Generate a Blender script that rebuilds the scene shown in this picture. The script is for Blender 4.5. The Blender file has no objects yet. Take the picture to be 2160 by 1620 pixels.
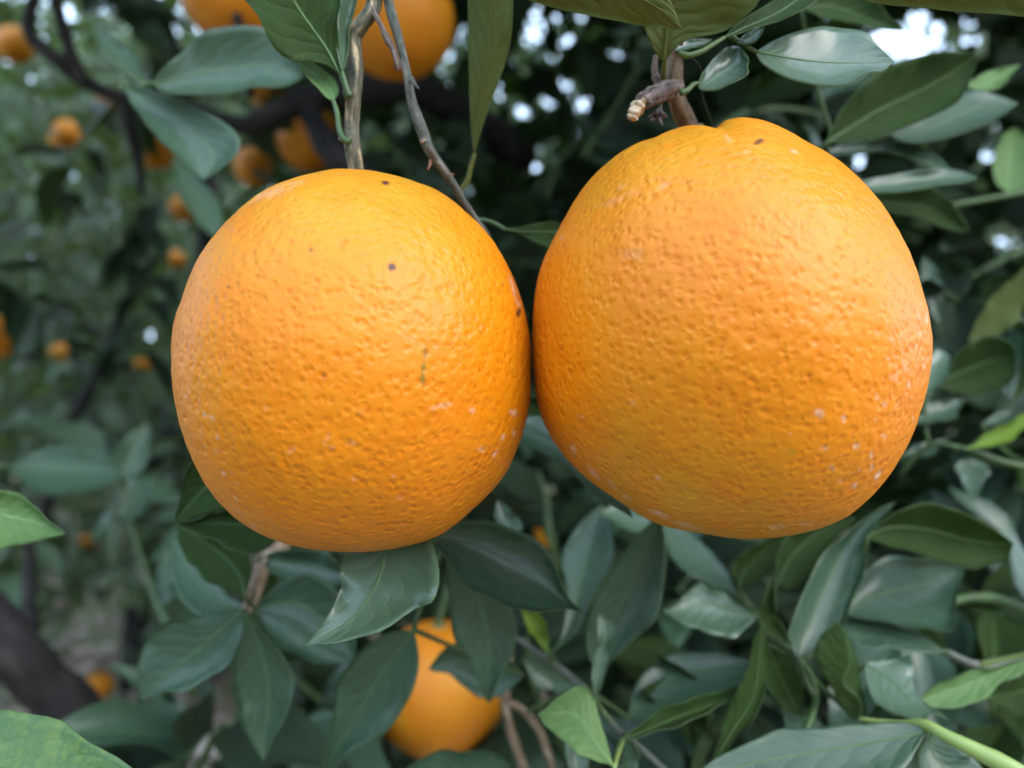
import bpy, math, random
import numpy as np
from mathutils import Vector, Matrix, kdtree

random.seed(11)
RNG = np.random.default_rng(11)
sc = bpy.context.scene
COL = sc.collection
R = math.radians

# ------------------------------------------------------------------ camera
H = 0.95                      # height of the lens above the orchard floor
FPX = 1632.0                  # focal length in photo pixels (2160 wide)
cam_d = bpy.data.cameras.new('camera')
cam = bpy.data.objects.new('camera', cam_d)
COL.objects.link(cam)
cam.location = (0, 0, H)
cam.rotation_euler = (R(90), 0, 0)
cam_d.sensor_width = 36.0
cam_d.lens = 36.0 * FPX / 2160.0
cam_d.clip_start = 0.01
cam_d.clip_end = 400
cam_d.dof.use_dof = True
cam_d.dof.focus_distance = 0.150
cam_d.dof.aperture_fstop = cam_d.lens / 2.8
sc.camera = cam

# ------------------------------------------------------------------ sky, sun, exposure
SUN_DIR = Vector((0.70, -0.55, 0.62)).normalized()
w = bpy.data.worlds.new('World')
sc.world = w
w.use_nodes = True
wn, wl = w.node_tree.nodes, w.node_tree.links
wn.clear()
wo = wn.new('ShaderNodeOutputWorld')
wb = wn.new('ShaderNodeBackground')
wb.inputs['Strength'].default_value = 0.12
sky = wn.new('ShaderNodeTexSky')
sky.sky_type = 'NISHITA'
sky.sun_disc = False
sky.sun_elevation = math.asin(SUN_DIR.z)
sky.sun_rotation = math.atan2(SUN_DIR.x, SUN_DIR.y)
sky.dust_density = 4.0
sky.air_density = 1.0
mixw = wn.new('ShaderNodeMix')
mixw.data_type = 'RGBA'
mixw.inputs['Factor'].default_value = 0.72      # an even bright cloud deck over most of the blue
mixw.inputs['B'].default_value = (7.0, 9.1, 12.1, 1)
wl.new(sky.outputs['Color'], mixw.inputs['A'])
wl.new(mixw.outputs['Result'], wb.inputs['Color'])
wl.new(wb.outputs['Background'], wo.inputs['Surface'])

sun_d = bpy.data.lights.new('sun', 'SUN')
sun_d.energy = 0.5
sun_d.angle = R(40)
sun_d.color = (1.0, 0.95, 0.88)
sun = bpy.data.objects.new('sun', sun_d)
COL.objects.link(sun)
sun.rotation_euler = SUN_DIR.to_track_quat('Z', 'Y').to_euler()

sc.view_settings.view_transform = 'Standard'
sc.view_settings.look = 'None'
sc.view_settings.gamma = 1.0
sc.view_settings.exposure = 1.80
sc.render.engine = 'CYCLES'
sc.cycles.use_denoising = True
sc.cycles.max_bounces = 6
sc.cycles.diffuse_bounces = 3
sc.cycles.transparent_max_bounces = 8
sc.cycles.sample_clamp_indirect = 6.0
sc.cycles.caustics_reflective = False
sc.cycles.caustics_refractive = False


# ------------------------------------------------------------------ helpers
def P(x, y, d):
    """photo pixel + distance in front of the lens -> place in the orchard"""
    return Vector(((x - 1080.0) / FPX * d, d, H + (810.0 - y) / FPX * d))


ORG = {}


def link(o, parent, origin):
    COL.objects.link(o)
    ORG[o] = Vector(origin)
    if parent is not None:
        o.parent = parent
        o.location = Vector(origin) - ORG[parent]
    else:
        o.location = Vector(origin)
    return o


def tag(o, label=None, cat=None, group=None, kind=None):
    if label: o['label'] = label
    if cat: o['category'] = cat
    if group: o['group'] = group
    if kind: o['kind'] = kind
    return o


def empty(name, loc):
    o = bpy.data.objects.new(name, None)
    o.empty_display_size = 0.01
    return link(o, None, loc)


def mesh_obj(name, verts, faces, mats, parent=None, origin=None, uvs=None, fmat=None, smooth=True):
    """verts: world-space Nx3; uvs: per-vertex"""
    verts = np.asarray(verts, dtype=np.float64)
    if origin is None:
        origin = verts.mean(axis=0)
    origin = Vector(origin)
    me = bpy.data.meshes.new(name)
    me.from_pydata((verts - np.array(origin)).tolist(), [], faces)
    for m in (mats if isinstance(mats, (list, tuple)) else [mats]):
        me.materials.append(m)
    if fmat is not None:
        me.polygons.foreach_set('material_index', np.asarray(fmat, dtype=np.int32))
    if smooth:
        me.polygons.foreach_set('use_smooth', np.ones(len(me.polygons), dtype=bool))
    if uvs is not None:
        uvl = me.uv_layers.new(name='UVMap')
        li = np.empty(len(me.loops), dtype=np.int32)
        me.loops.foreach_get('vertex_index', li)
        uvl.data.foreach_set('uv', np.asarray(uvs, dtype=np.float32)[li].ravel())
    me.update()
    o = bpy.data.objects.new(name, me)
    return link(o, parent, origin)


def crom(pts, ts):
    """Catmull-Rom through pts (list of arrays) at parameters ts in 0..1 (chord-length spaced)"""
    pts = np.asarray(pts, dtype=np.float64)
    n = len(pts)
    if n == 2:
        return pts[0] + (pts[1] - pts[0]) * np.asarray(ts)[:, None]
    seg = np.linalg.norm(np.diff(pts, axis=0), axis=1) ** 0.75 + 1e-9
    kn = np.concatenate([[0], np.cumsum(seg)])
    kn /= kn[-1]
    ext = np.vstack([2 * pts[0] - pts[1], pts, 2 * pts[-1] - pts[-2]])
    out = []
    for t in ts:
        i = min(max(np.searchsorted(kn, t, side='right') - 1, 0), n - 2)
        u = (t - kn[i]) / (kn[i + 1] - kn[i])
        p0, p1, p2, p3 = ext[i], ext[i + 1], ext[i + 2], ext[i + 3]
        out.append(0.5 * (2 * p1 + (p2 - p0) * u + (2 * p0 - 5 * p1 + 4 * p2 - p3) * u * u
                          + (3 * p1 - p0 - 3 * p2 + p3) * u ** 3))
    return np.array(out)


def tube_data(path, radii, sides=10, steps=None, rough=0.0, seed=0, cap=True):
    """swept tube: verts, faces, uvs"""
    pts = np.asarray([list(p) for p in path], dtype=np.float64)
    n = len(pts)
    steps = steps or max(6, (n - 1) * 6)
    ts = np.linspace(0, 1, steps)
    c = crom(pts, ts)
    rr = crom(np.array([[r, 0, 0] for r in radii]), ts)[:, 0] if n > 2 else np.linspace(radii[0], radii[-1], steps)
    rr = np.clip(rr, min(radii) * 0.6, max(radii) * 1.15)
    rng = np.random.default_rng(seed + 5)
    tan = np.gradient(c, axis=0)
    tan /= np.linalg.norm(tan, axis=1)[:, None] + 1e-12
    ref = np.array([0.0, 1.0, 0.0]) if abs(tan[0][1]) < 0.9 else np.array([1.0, 0, 0])
    a = np.cross(tan[0], ref); a /= np.linalg.norm(a)
    V, UV = [], []
    L = 0.0
    ang = np.linspace(0, 2 * math.pi, sides, endpoint=False)
    ph = rng.uniform(0, 6.28, 8)
    for i in range(steps):
        if i:
            a = a - tan[i] * a.dot(tan[i]); a /= np.linalg.norm(a)
            L += np.linalg.norm(c[i] - c[i - 1])
        b = np.cross(tan[i], a)
        r = rr[i] * np.ones(sides)
        if rough:
            r *= 1 + rough * (0.5 * np.sin(3 * ang + ph[0] + 3 * ts[i]) + 0.5 * np.sin(5 * ang + ph[1] - 2 * ts[i] * 3)
                              + 0.6 * math.sin(ts[i] * 19 + ph[2]) + 0.4 * math.sin(ts[i] * 37 + ph[3])
                              + rng.normal(0, 0.35, sides))
        V.append(c[i] + np.outer(np.cos(ang) * r, a) + np.outer(np.sin(ang) * r, b))
        UV.append(np.stack([ang / (2 * math.pi), np.full(sides, L * 100)], 1))
    F = []
    for i in range(steps - 1):
        for j in range(sides):
            k = (j + 1) % sides
            F.append((i * sides + j, i * sides + k, (i + 1) * sides + k, (i + 1) * sides + j))
    V = np.vstack(V); UV = np.vstack(UV)
    if cap:
        F.append(tuple(range(sides))[::-1])
        F.append(tuple((steps - 1) * sides + j for j in range(sides)))
    return V, F, UV


def tube(name, path, radii, mat, parent=None, sides=10, rough=0.0, seed=0, steps=None):
    V, F, UV = tube_data(path, radii, sides, steps, rough, seed)
    return mesh_obj(name, V, F, mat, parent, origin=path[0], uvs=UV)


def ptube(name, pts, mat, parent=None, sides=10, rough=0.0, seed=0):
    """tube from (px, py, depth, radius_px)"""
    path = [P(x, y, d) for x, y, d, r in pts]
    rad = [r / FPX * d for x, y, d, r in pts]
    return tube(name, path, rad, mat, parent, sides, rough, seed)


# ------------------------------------------------------------------ materials
def new_mat(name):
    m = bpy.data.materials.new(name)
    m.use_nodes = True
    nt = m.node_tree
    for n in list(nt.nodes):
        if n.type != 'OUTPUT_MATERIAL' and n.type != 'BSDF_PRINCIPLED':
            nt.nodes.remove(n)
    return m, nt, nt.nodes, nt.links, nt.nodes['Principled BSDF'], nt.nodes['Material Output']


def node(ns, t, **kw):
    n = ns.new(t)
    for k, v in kw.items():
        if k.startswith('i_'):
            n.inputs[k[2:].replace('_', ' ')].default_value = v
        else:
            setattr(n, k, v)
    return n


def mixc(ns, ls, fac, a, b, blend='MIX'):
    m = ns.new('ShaderNodeMix')
    m.data_type = 'RGBA'
    m.blend_type = blend
    for sock, v in (('Factor', fac), ('A', a), ('B', b)):
        if hasattr(v, 'is_output'):
            ls.new(v, m.inputs[sock])
        elif isinstance(v, (int, float)):
            m.inputs[sock].default_value = v
        else:
            m.inputs[sock].default_value = (*v, 1) if len(v) == 3 else v
    return m.outputs['Result']


def mathn(ns, ls, op, a, b=None, clamp=False):
    m = ns.new('ShaderNodeMath')
    m.operation = op
    m.use_clamp = clamp
    for i, v in enumerate((a, b)):
        if v is None: continue
        if hasattr(v, 'is_output'):
            ls.new(v, m.inputs[i])
        else:
            m.inputs[i].default_value = v
    return m.outputs[0]


def ramp(ns, ls, fac, stops, ease=False):
    r = ns.new('ShaderNodeValToRGB')
    el = r.color_ramp.elements
    while len(el) < len(stops): el.new(0.5)
    for e, (p, c) in zip(el, stops):
        e.position = p
        e.color = (*c, 1) if len(c) == 3 else c
    if ease: r.color_ramp.interpolation = 'EASE'
    if fac is not None: ls.new(fac, r.inputs['Fac'])
    return r


def leaf_mat(name, c1, c2, trans, rough, spec, vein_c, vein_amt, transl=0.28, mottle=None, uvveins=True, sheen=0.0):
    m, nt, ns, ls, bs, out = new_mat(name)
    oi = ns.new('ShaderNodeObjectInfo')
    tc = ns.new('ShaderNodeTexCoord')
    nz = node(ns, 'ShaderNodeTexNoise', i_Scale=38.0, i_Detail=4.0)
    ls.new(tc.outputs['Object'], nz.inputs['Vector'])
    nz2 = node(ns, 'ShaderNodeTexNoise', i_Scale=420.0, i_Detail=3.0)
    ls.new(tc.outputs['Object'], nz2.inputs['Vector'])
    f = mathn(ns, ls, 'MULTIPLY_ADD', nz.outputs['Fac'], 1.5)
    f = mathn(ns, ls, 'SUBTRACT', f, 0.45)
    if uvveins:
        rnd = mathn(ns, ls, 'MULTIPLY', oi.outputs['Random'], 0.5)
    else:
        gi = ns.new('ShaderNodeNewGeometry')
        rnd = mathn(ns, ls, 'SUBTRACT', mathn(ns, ls, 'MULTIPLY', mathn(ns, ls, 'POWER', gi.outputs['Random Per Island'], 2.2), 1.7), 0.55)
    f = mathn(ns, ls, 'ADD', f, rnd, clamp=True)
    col = mixc(ns, ls, f, c1, c2)
    col = mixc(ns, ls, mathn(ns, ls, 'MULTIPLY', nz2.outputs['Fac'], 0.35), col, c2)
    bump_h = nz2.outputs['Fac']
    if uvveins:
        uv = ns.new('ShaderNodeUVMap')
        sp = ns.new('ShaderNodeSeparateXYZ')
        ls.new(uv.outputs['UV'], sp.inputs['Vector'])
        au = mathn(ns, ls, 'ABSOLUTE', mathn(ns, ls, 'SUBTRACT', sp.outputs['X'], 0.5))      # 0..0.5
        nzv = node(ns, 'ShaderNodeTexNoise', i_Scale=5.0, i_Detail=2.0)
        ls.new(uv.outputs['UV'], nzv.inputs['Vector'])
        ph = mathn(ns, ls, 'MULTIPLY', sp.outputs['Y'], 52.0)
        ph = mathn(ns, ls, 'SUBTRACT', ph, mathn(ns, ls, 'MULTIPLY', mathn(ns, ls, 'POWER', au, 0.75), 24.0))
        ph = mathn(ns, ls, 'ADD', ph, mathn(ns, ls, 'MULTIPLY', nzv.outputs['Fac'], 9.0))
        sv = mathn(ns, ls, 'ABSOLUTE', mathn(ns, ls, 'SINE', mathn(ns, ls, 'MULTIPLY', ph, 0.5)))
        vein = mathn(ns, ls, 'SUBTRACT', 1.0, mathn(ns, ls, 'MULTIPLY', sv, 4.5), clamp=True)
        mid = mathn(ns, ls, 'SUBTRACT', 1.0, mathn(ns, ls, 'MULTIPLY', au, 34.0), clamp=True)
        vfac = mathn(ns, ls, 'ADD', mathn(ns, ls, 'MULTIPLY', vein, vein_amt), mathn(ns, ls, 'MULTIPLY', mid, min(1.0, vein_amt * 2.4)), clamp=True)
        if mottle:
            vr = node(ns, 'ShaderNodeTexVoronoi', i_Scale=260.0, i_Randomness=1.0)
            wp = mixc(ns, ls, 0.012, tc.outputs['Object'], nz2.outputs['Color'])
            ls.new(wp, vr.inputs['Vector'])
            cell = mathn(ns, ls, 'SUBTRACT', 1.0, mathn(ns, ls, 'MULTIPLY', vr.outputs['Distance'], 1.35), clamp=True)
            mo = mathn(ns, ls, 'MULTIPLY', cell, mathn(ns, ls, 'MULTIPLY', nz.outputs['Fac'], 1.7), clamp=True)
            col = mixc(ns, ls, mo, col, mottle)
            col = mixc(ns, ls, mathn(ns, ls, 'MULTIPLY', vein, 0.35), col, c1)
        else:
            col = mixc(ns, ls, vfac, col, vein_c)
        bump_h = mathn(ns, ls, 'ADD', mathn(ns, ls, 'MULTIPLY', nz2.outputs['Fac'], 0.35),
                       mathn(ns, ls, 'MULTIPLY', mathn(ns, ls, 'ADD', sv, mathn(ns, ls, 'MULTIPLY', au, 1.0)), 0.55))
    # dusty, speckled gloss
    nz3 = node(ns, 'ShaderNodeTexNoise', i_Scale=120.0, i_Detail=5.0)
    ls.new(tc.outputs['Object'], nz3.inputs['Vector'])
    rg = mathn(ns, ls, 'MULTIPLY_ADD', nz3.outputs['Fac'], 0.25)
    rg = mathn(ns, ls, 'ADD', rg, rough - 0.31)
    bp = node(ns, 'ShaderNodeBump', i_Strength=0.45, i_Distance=0.0007)
    ls.new(bump_h, bp.inputs['Height'])
    ls.new(col, bs.inputs['Base Color'])
    ls.new(rg, bs.inputs['Roughness'])
    ls.new(bp.outputs['Normal'], bs.inputs['Normal'])
    bs.inputs['Specular IOR Level'].default_value = min(1.0, spec * 1.8)
    if sheen:
        bs.inputs['Coat Weight'].default_value = sheen
        bs.inputs['Coat Roughness'].default_value = 0.20
    tr = ns.new('ShaderNodeBsdfTranslucent')
    tcol = mixc(ns, ls, 0.75, col, trans)
    ls.new(tcol, tr.inputs['Color'])
    ms = ns.new('ShaderNodeMixShader')
    ms.inputs['Fac'].default_value = transl
    ls.new(bs.outputs['BSDF'], ms.inputs[1])
    ls.new(tr.outputs['BSDF'], ms.inputs[2])
    ls.new(ms.outputs['Shader'], out.inputs['Surface'])
    return m


M = {}
M['dark'] = leaf_mat('leaf_mature', (0.003, 0.031, 0.008), (0.009, 0.056, 0.015), (0.10, 0.22, 0.02), 0.40, 0.55, (0.10, 0.17, 0.07), 0.30, 0.20, sheen=0.5)
M['mid'] = leaf_mat('leaf_green', (0.007, 0.026, 0.001), (0.016, 0.045, 0.001), (0.10, 0.21, 0.004), 0.50, 0.25, (0.10, 0.18, 0.03), 0.25, 0.32)
M['young'] = leaf_mat('leaf_young', (0.060, 0.150, 0.040), (0.110, 0.215, 0.050), (0.22, 0.36, 0.04), 0.42, 0.5, (0.30, 0.45, 0.14), 0.35, 0.35)
M['lime'] = leaf_mat('leaf_lime', (0.11, 0.20, 0.010), (0.17, 0.28, 0.016), (0.30, 0.48, 0.01), 0.46, 0.35, (0.22, 0.34, 0.05), 0.30, 0.42)
M['pale'] = leaf_mat('leaf_pale', (0.022, 0.072, 0.028), (0.042, 0.105, 0.045), (0.16, 0.32, 0.05), 0.36, 0.6, (0.16, 0.26, 0.12), 0.25, 0.25, sheen=1.0)
M['olive'] = leaf_mat('leaf_olive', (0.052, 0.086, 0.014), (0.088, 0.126, 0.022), (0.17, 0.24, 0.02), 0.50, 0.4, (0.15, 0.17, 0.05), 0.35, 0.40)
M['under'] = leaf_mat('leaf_underside', (0.042, 0.082, 0.024), (0.068, 0.118, 0.040), (0.16, 0.28, 0.03), 0.58, 0.35, (0.17, 0.23, 0.09), 0.40, 0.32)
M['mottled'] = leaf_mat('leaf_mottled', (0.018, 0.075, 0.025), (0.045, 0.12, 0.03), (0.16, 0.32, 0.03), 0.40, 0.5, (0.1, 0.2, 0.05), 0.3, 0.2, mottle=(0.13, 0.21, 0.03))
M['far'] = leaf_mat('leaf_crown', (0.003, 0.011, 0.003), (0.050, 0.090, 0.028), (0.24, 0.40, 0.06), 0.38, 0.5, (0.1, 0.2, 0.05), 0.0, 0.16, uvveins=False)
M['inner'] = leaf_mat('leaf_shaded', (0.005, 0.018, 0.005), (0.012, 0.034, 0.009), (0.10, 0.20, 0.02), 0.46, 0.26, (0.1, 0.2, 0.05), 0.0, 0.16, uvveins=False)  # darker copy of the leaf green, shade between the leaves put into its colour
M['litter'] = leaf_mat('leaf_litter', (0.42, 0.30, 0.24), (0.68, 0.57, 0.48), (0.3, 0.2, 0.1), 0.6, 0.3, (0.1, 0.2, 0.05), 0.0, 0.10, uvveins=False)
M['grassm'] = leaf_mat('grass_blade', (0.10, 0.18, 0.06), (0.26, 0.33, 0.15), (0.25, 0.38, 0.08), 0.5, 0.4, (0.1, 0.2, 0.05), 0.0, 0.25, uvveins=False)


def plain_mat(name, c1, c2, rough=0.6, scale=120.0, bump=0.3, dist=0.0005, spec=0.4):
    m, nt, ns, ls, bs, out = new_mat(name)
    tc = ns.new('ShaderNodeTexCoord')
    nz = node(ns, 'ShaderNodeTexNoise', i_Scale=scale, i_Detail=5.0)
    ls.new(tc.outputs['Object'], nz.inputs['Vector'])
    r = ramp(ns, ls, nz.outputs['Fac'], [(0.3, c1), (0.7, c2)])
    ls.new(r.outputs['Color'], bs.inputs['Base Color'])
    bs.inputs['Roughness'].default_value = rough
    bs.inputs['Specular IOR Level'].default_value = spec
    bp = node(ns, 'ShaderNodeBump', i_Strength=bump, i_Distance=dist)
    ls.new(nz.outputs['Fac'], bp.inputs['Height'])
    ls.new(bp.outputs['Normal'], bs.inputs['Normal'])
    return m


M['rib'] = plain_mat('midrib_green', (0.045, 0.10, 0.028), (0.080, 0.15, 0.05), 0.5)
M['rib_olive'] = plain_mat('midrib_olive', (0.07, 0.085, 0.018), (0.10, 0.12, 0.026), 0.5)
M['rib_young'] = plain_mat('midrib_young', (0.13, 0.24, 0.08), (0.18, 0.29, 0.10), 0.5)
M['stem_green'] = plain_mat('green_stem', (0.028, 0.060, 0.016), (0.060, 0.105, 0.032), 0.5)
M['stem_young'] = plain_mat('young_stem', (0.18, 0.27, 0.07), (0.25, 0.34, 0.10), 0.45)
M['stem_grey'] = plain_mat('grey_stem', (0.06, 0.07, 0.05), (0.12, 0.13, 0.10), 0.5)
M['calyx'] = plain_mat('calyx_green', (0.10, 0.13, 0.05), (0.2, 0.22, 0.1), 0.6)
M['dry'] = plain_mat('dried_flower', (0.010, 0.008, 0.008), (0.14, 0.11, 0.11), 0.5, scale=500)
M['cut'] = plain_mat('cut_wood', (0.30, 0.21, 0.12), (0.58, 0.48, 0.34), 0.7, scale=900, bump=0.8)
M['thorn'] = plain_mat('reddish_bud', (0.14, 0.05, 0.03), (0.26, 0.12, 0.07), 0.5)


def bark_mat(name, base, dark, streak, su=9.0, sv=0.55, bump=0.9, dist=0.0007):
    m, nt, ns, ls, bs, out = new_mat(name)
    uv = ns.new('ShaderNodeUVMap')
    mp = ns.new('ShaderNodeMapping')
    mp.inputs['Scale'].default_value = (su, sv * 2.2, 1)
    ls.new(uv.outputs['UV'], mp.inputs['Vector'])
    nz = node(ns, 'ShaderNodeTexNoise', i_Scale=1.0, i_Detail=5.0, i_Distortion=0.6)
    ls.new(mp.outputs['Vector'], nz.inputs['Vector'])
    tc = ns.new('ShaderNodeTexCoord')
    fn = node(ns, 'ShaderNodeTexNoise', i_Scale=900.0, i_Detail=4.0)
    ls.new(tc.outputs['Object'], fn.inputs['Vector'])
    r = ramp(ns, ls, nz.outputs['Fac'], [(0.36, dark), (0.47, base), (0.56, base), (0.62, streak)])
    c = mixc(ns, ls, 0.45, r.outputs['Color'], ramp(ns, ls, fn.outputs['Fac'], [(0.3, (0.25, 0.25, 0.25)), (0.7, (1.25, 1.22, 1.15))]).outputs['Color'], 'MULTIPLY')
    ls.new(c, bs.inputs['Base Color'])
    bs.inputs['Roughness'].default_value = 0.75
    bs.inputs['Specular IOR Level'].default_value = 0.3
    hh = mathn(ns, ls, 'ADD', nz.outputs['Fac'], mathn(ns, ls, 'MULTIPLY', fn.outputs['Fac'], 0.4))
    bp = node(ns, 'ShaderNodeBump', i_Strength=bump, i_Distance=dist)
    ls.new(hh, bp.inputs['Height'])
    ls.new(bp.outputs['Normal'], bs.inputs['Normal'])
    return m


M['bark'] = bark_mat('twig_bark', (0.125, 0.12, 0.085), (0.035, 0.04, 0.025), (0.42, 0.33, 0.20))
M['bark_grey'] = bark_mat('slim_twig_bark', (0.10, 0.11, 0.095), (0.045, 0.055, 0.045), (0.21, 0.20, 0.18), su=4)
M['bark_brown'] = bark_mat('brown_twig_bark', (0.21, 0.15, 0.10), (0.09, 0.065, 0.045), (0.33, 0.27, 0.20), su=7)
M['bark_mauve'] = bark_mat('weathered_bark', (0.15, 0.11, 0.095), (0.05, 0.036, 0.030), (0.26, 0.21, 0.185), su=8)
M['limb'] = bark_mat('limb_bark', (0.014, 0.013, 0.013), (0.006, 0.005, 0.006), (0.034, 0.031, 0.029), su=6, sv=0.2)


def peel_mat(name, c_lo, c_hi, c_yel, attr=True):
    m, nt, ns, ls, bs, out = new_mat(name)
    tc = ns.new('ShaderNodeTexCoord')
    n1 = node(ns, 'ShaderNodeTexNoise', i_Scale=34.0, i_Detail=3.0)
    ls.new(tc.outputs['Object'], n1.inputs['Vector'])
    n2 = node(ns, 'ShaderNodeTexNoise', i_Scale=430.0, i_Detail=4.0)
    ls.new(tc.outputs['Object'], n2.inputs['Vector'])
    n3 = node(ns, 'ShaderNodeTexNoise', i_Scale=1500.0, i_Detail=3.0)
    ls.new(tc.outputs['Object'], n3.inputs['Vector'])
    f = ramp(ns, ls, n1.outputs['Fac'], [(0.35, (0, 0, 0)), (0.68, (1, 1, 1))]).outputs['Color']
    col = mixc(ns, ls, f, c_lo, c_hi)
    f2 = ramp(ns, ls, n2.outputs['Fac'], [(0.40, (0, 0, 0)), (0.70, (1, 1, 1))]).outputs['Color']
    col = mixc(ns, ls, mathn(ns, ls, 'MULTIPLY', f2, 0.30), col, c_yel)
    vo = node(ns, 'ShaderNodeTexVoronoi', i_Scale=560.0, i_Randomness=0.9)
    wv_ = mixc(ns, ls, 0.0012, tc.outputs['Object'], n2.outputs['Color'])
    ls.new(wv_, vo.inputs['Vector'])
    vo2 = node(ns, 'ShaderNodeTexVoronoi', i_Scale=330.0, i_Randomness=1.0)
    ls.new(wv_, vo2.inputs['Vector'])
    p1 = ramp(ns, ls, vo.outputs['Distance'], [(0.0, (0, 0, 0)), (0.62, (1, 1, 1))], True).outputs['Color']
    p2 = ramp(ns, ls, vo2.outputs['Distance'], [(0.0, (0, 0, 0)), (0.42, (1, 1, 1))], True).outputs['Color']
    p3 = ramp(ns, ls, vo.outputs['Distance'], [(0.05, (0, 0, 0)), (0.30, (1, 1, 1))], True).outputs['Color']
    pore = mathn(ns, ls, 'MULTIPLY', mathn(ns, ls, 'SUBTRACT', 1.0, p3), 0.55)
    col = mixc(ns, ls, pore, col, (0.55, 0.110, 0.001))
    if attr:
        at = node(ns, 'ShaderNodeAttribute', attribute_name='skin')
        s = ns.new('ShaderNodeSeparateColor')
        ls.new(at.outputs['Color'], s.inputs['Color'])
        at2 = node(ns, 'ShaderNodeAttribute', attribute_name='pits')
        s2 = ns.new('ShaderNodeSeparateColor')
        ls.new(at2.outputs['Color'], s2.inputs['Color'])
        col = mixc(ns, ls, s2.outputs['Red'], col, (0.58, 0.135, 0.003))      # oil glands: deeper orange
        col = mixc(ns, ls, s2.outputs['Green'], col, (0.50, 0.265, 0.012))    # yellower ripening areas
        gn = mathn(ns, ls, 'MULTIPLY', s.outputs['Red'], mathn(ns, ls, 'ADD', mathn(ns, ls, 'MULTIPLY', f2, 0.5), 0.6), clamp=True)
        col = mixc(ns, ls, gn, col, (0.22, 0.195, 0.014))                     # green patches
        wh = mathn(ns, ls, 'MULTIPLY', s.outputs['Green'], mathn(ns, ls, 'ADD', mathn(ns, ls, 'MULTIPLY', n3.outputs['Fac'], 1.0), 0.25), clamp=True)
        col = mixc(ns, ls, wh, col, (0.66, 0.48, 0.37))                      # dried spray residue, rubbed skin
        col = mixc(ns, ls, s.outputs['Blue'], col, (0.055, 0.014, 0.012))    # scale insects and specks
    ls.new(col, bs.inputs['Base Color'])
    rg = mathn(ns, ls, 'ADD', mathn(ns, ls, 'MULTIPLY', n2.outputs['Fac'], 0.16), 0.36)
    ls.new(rg, bs.inputs['Roughness'])
    bs.inputs['Specular IOR Level'].default_value = 0.32
    bs.inputs['Subsurface Weight'].default_value = 0.10
    bs.inputs['Subsurface Radius'].default_value = (1.0, 0.45, 0.10)
    bs.inputs['Subsurface Scale'].default_value = 0.0022
    hh = mathn(ns, ls, 'ADD', mathn(ns, ls, 'MULTIPLY', n2.outputs['Fac'], 1.1), mathn(ns, ls, 'MULTIPLY', n3.outputs['Fac'], 0.15))
    hh = mathn(ns, ls, 'ADD', hh, mathn(ns, ls, 'MULTIPLY', p1, 0.9))
    hh = mathn(ns, ls, 'ADD', hh, mathn(ns, ls, 'MULTIPLY', p2, 0.5))
    bp = node(ns, 'ShaderNodeBump', i_Strength=0.52, i_Distance=0.00036)
    ls.new(hh, bp.inputs['Height'])
    ls.new(bp.outputs['Normal'], bs.inputs['Normal'])
    return m


M['peel'] = peel_mat('orange_peel', (0.62, 0.172, 0.001), (0.65, 0.205, 0.002), (0.65, 0.27, 0.008))
M['peel_far'] = peel_mat('orange_peel_far', (0.56, 0.17, 0.006), (0.62, 0.23, 0.008), (0.64, 0.30, 0.02), attr=False)

# soil under the trees
m, nt, ns, ls, bs, out = new_mat('orchard_soil')
tc = ns.new('ShaderNodeTexCoord')
a1 = node(ns, 'ShaderNodeTexNoise', i_Scale=2.2, i_Detail=6.0)
ls.new(tc.outputs['Object'], a1.inputs['Vector'])
a2 = node(ns, 'ShaderNodeTexNoise', i_Scale=28.0, i_Detail=6.0)
ls.new(tc.outputs['Object'], a2.inputs['Vector'])
ca = ramp(ns, ls, a2.outputs['Fac'], [(0.3, (0.12, 0.08, 0.055)), (0.55, (0.32, 0.23, 0.17)), (0.75, (0.50, 0.40, 0.32))]).outputs['Color']
cb = ramp(ns, ls, a1.outputs['Fac'], [(0.45, (0, 0, 0)), (0.6, (1, 1, 1))]).outputs['Color']
cc = mixc(ns, ls, mathn(ns, ls, 'MULTIPLY', cb, 0.7), ca, (0.17, 0.22, 0.10))
ls.new(cc, bs.inputs['Base Color'])
bs.inputs['Roughness'].default_value = 0.9
bp = node(ns, 'ShaderNodeBump', i_Strength=0.8, i_Distance=0.03)
ls.new(a2.outputs['Fac'], bp.inputs['Height'])
ls.new(bp.outputs['Normal'], bs.inputs['Normal'])
M['soil'] = m

# ------------------------------------------------------------------ ground
gv, gf = [], []
NG = 60
gx = np.sign(np.linspace(-1, 1, NG)) * np.abs(np.linspace(-1, 1, NG)) ** 2.2 * 120
for iy in range(NG):
    for ix in range(NG):
        x, y = gx[ix], gx[iy]
        gv.append((x, y, 0.03 * math.sin(x * 1.7 + 1) * math.cos(y * 1.3) + 0.02 * math.sin(x * 4.1 + y * 3.3)))
for iy in range(NG - 1):
    for ix in range(NG - 1):
        i = iy * NG + ix
        gf.append((i, i + 1, i + NG + 1, i + NG))
tag(mesh_obj('ground', gv, gf, M['soil'], origin=(0, 0, 0)), kind='structure')


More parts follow.
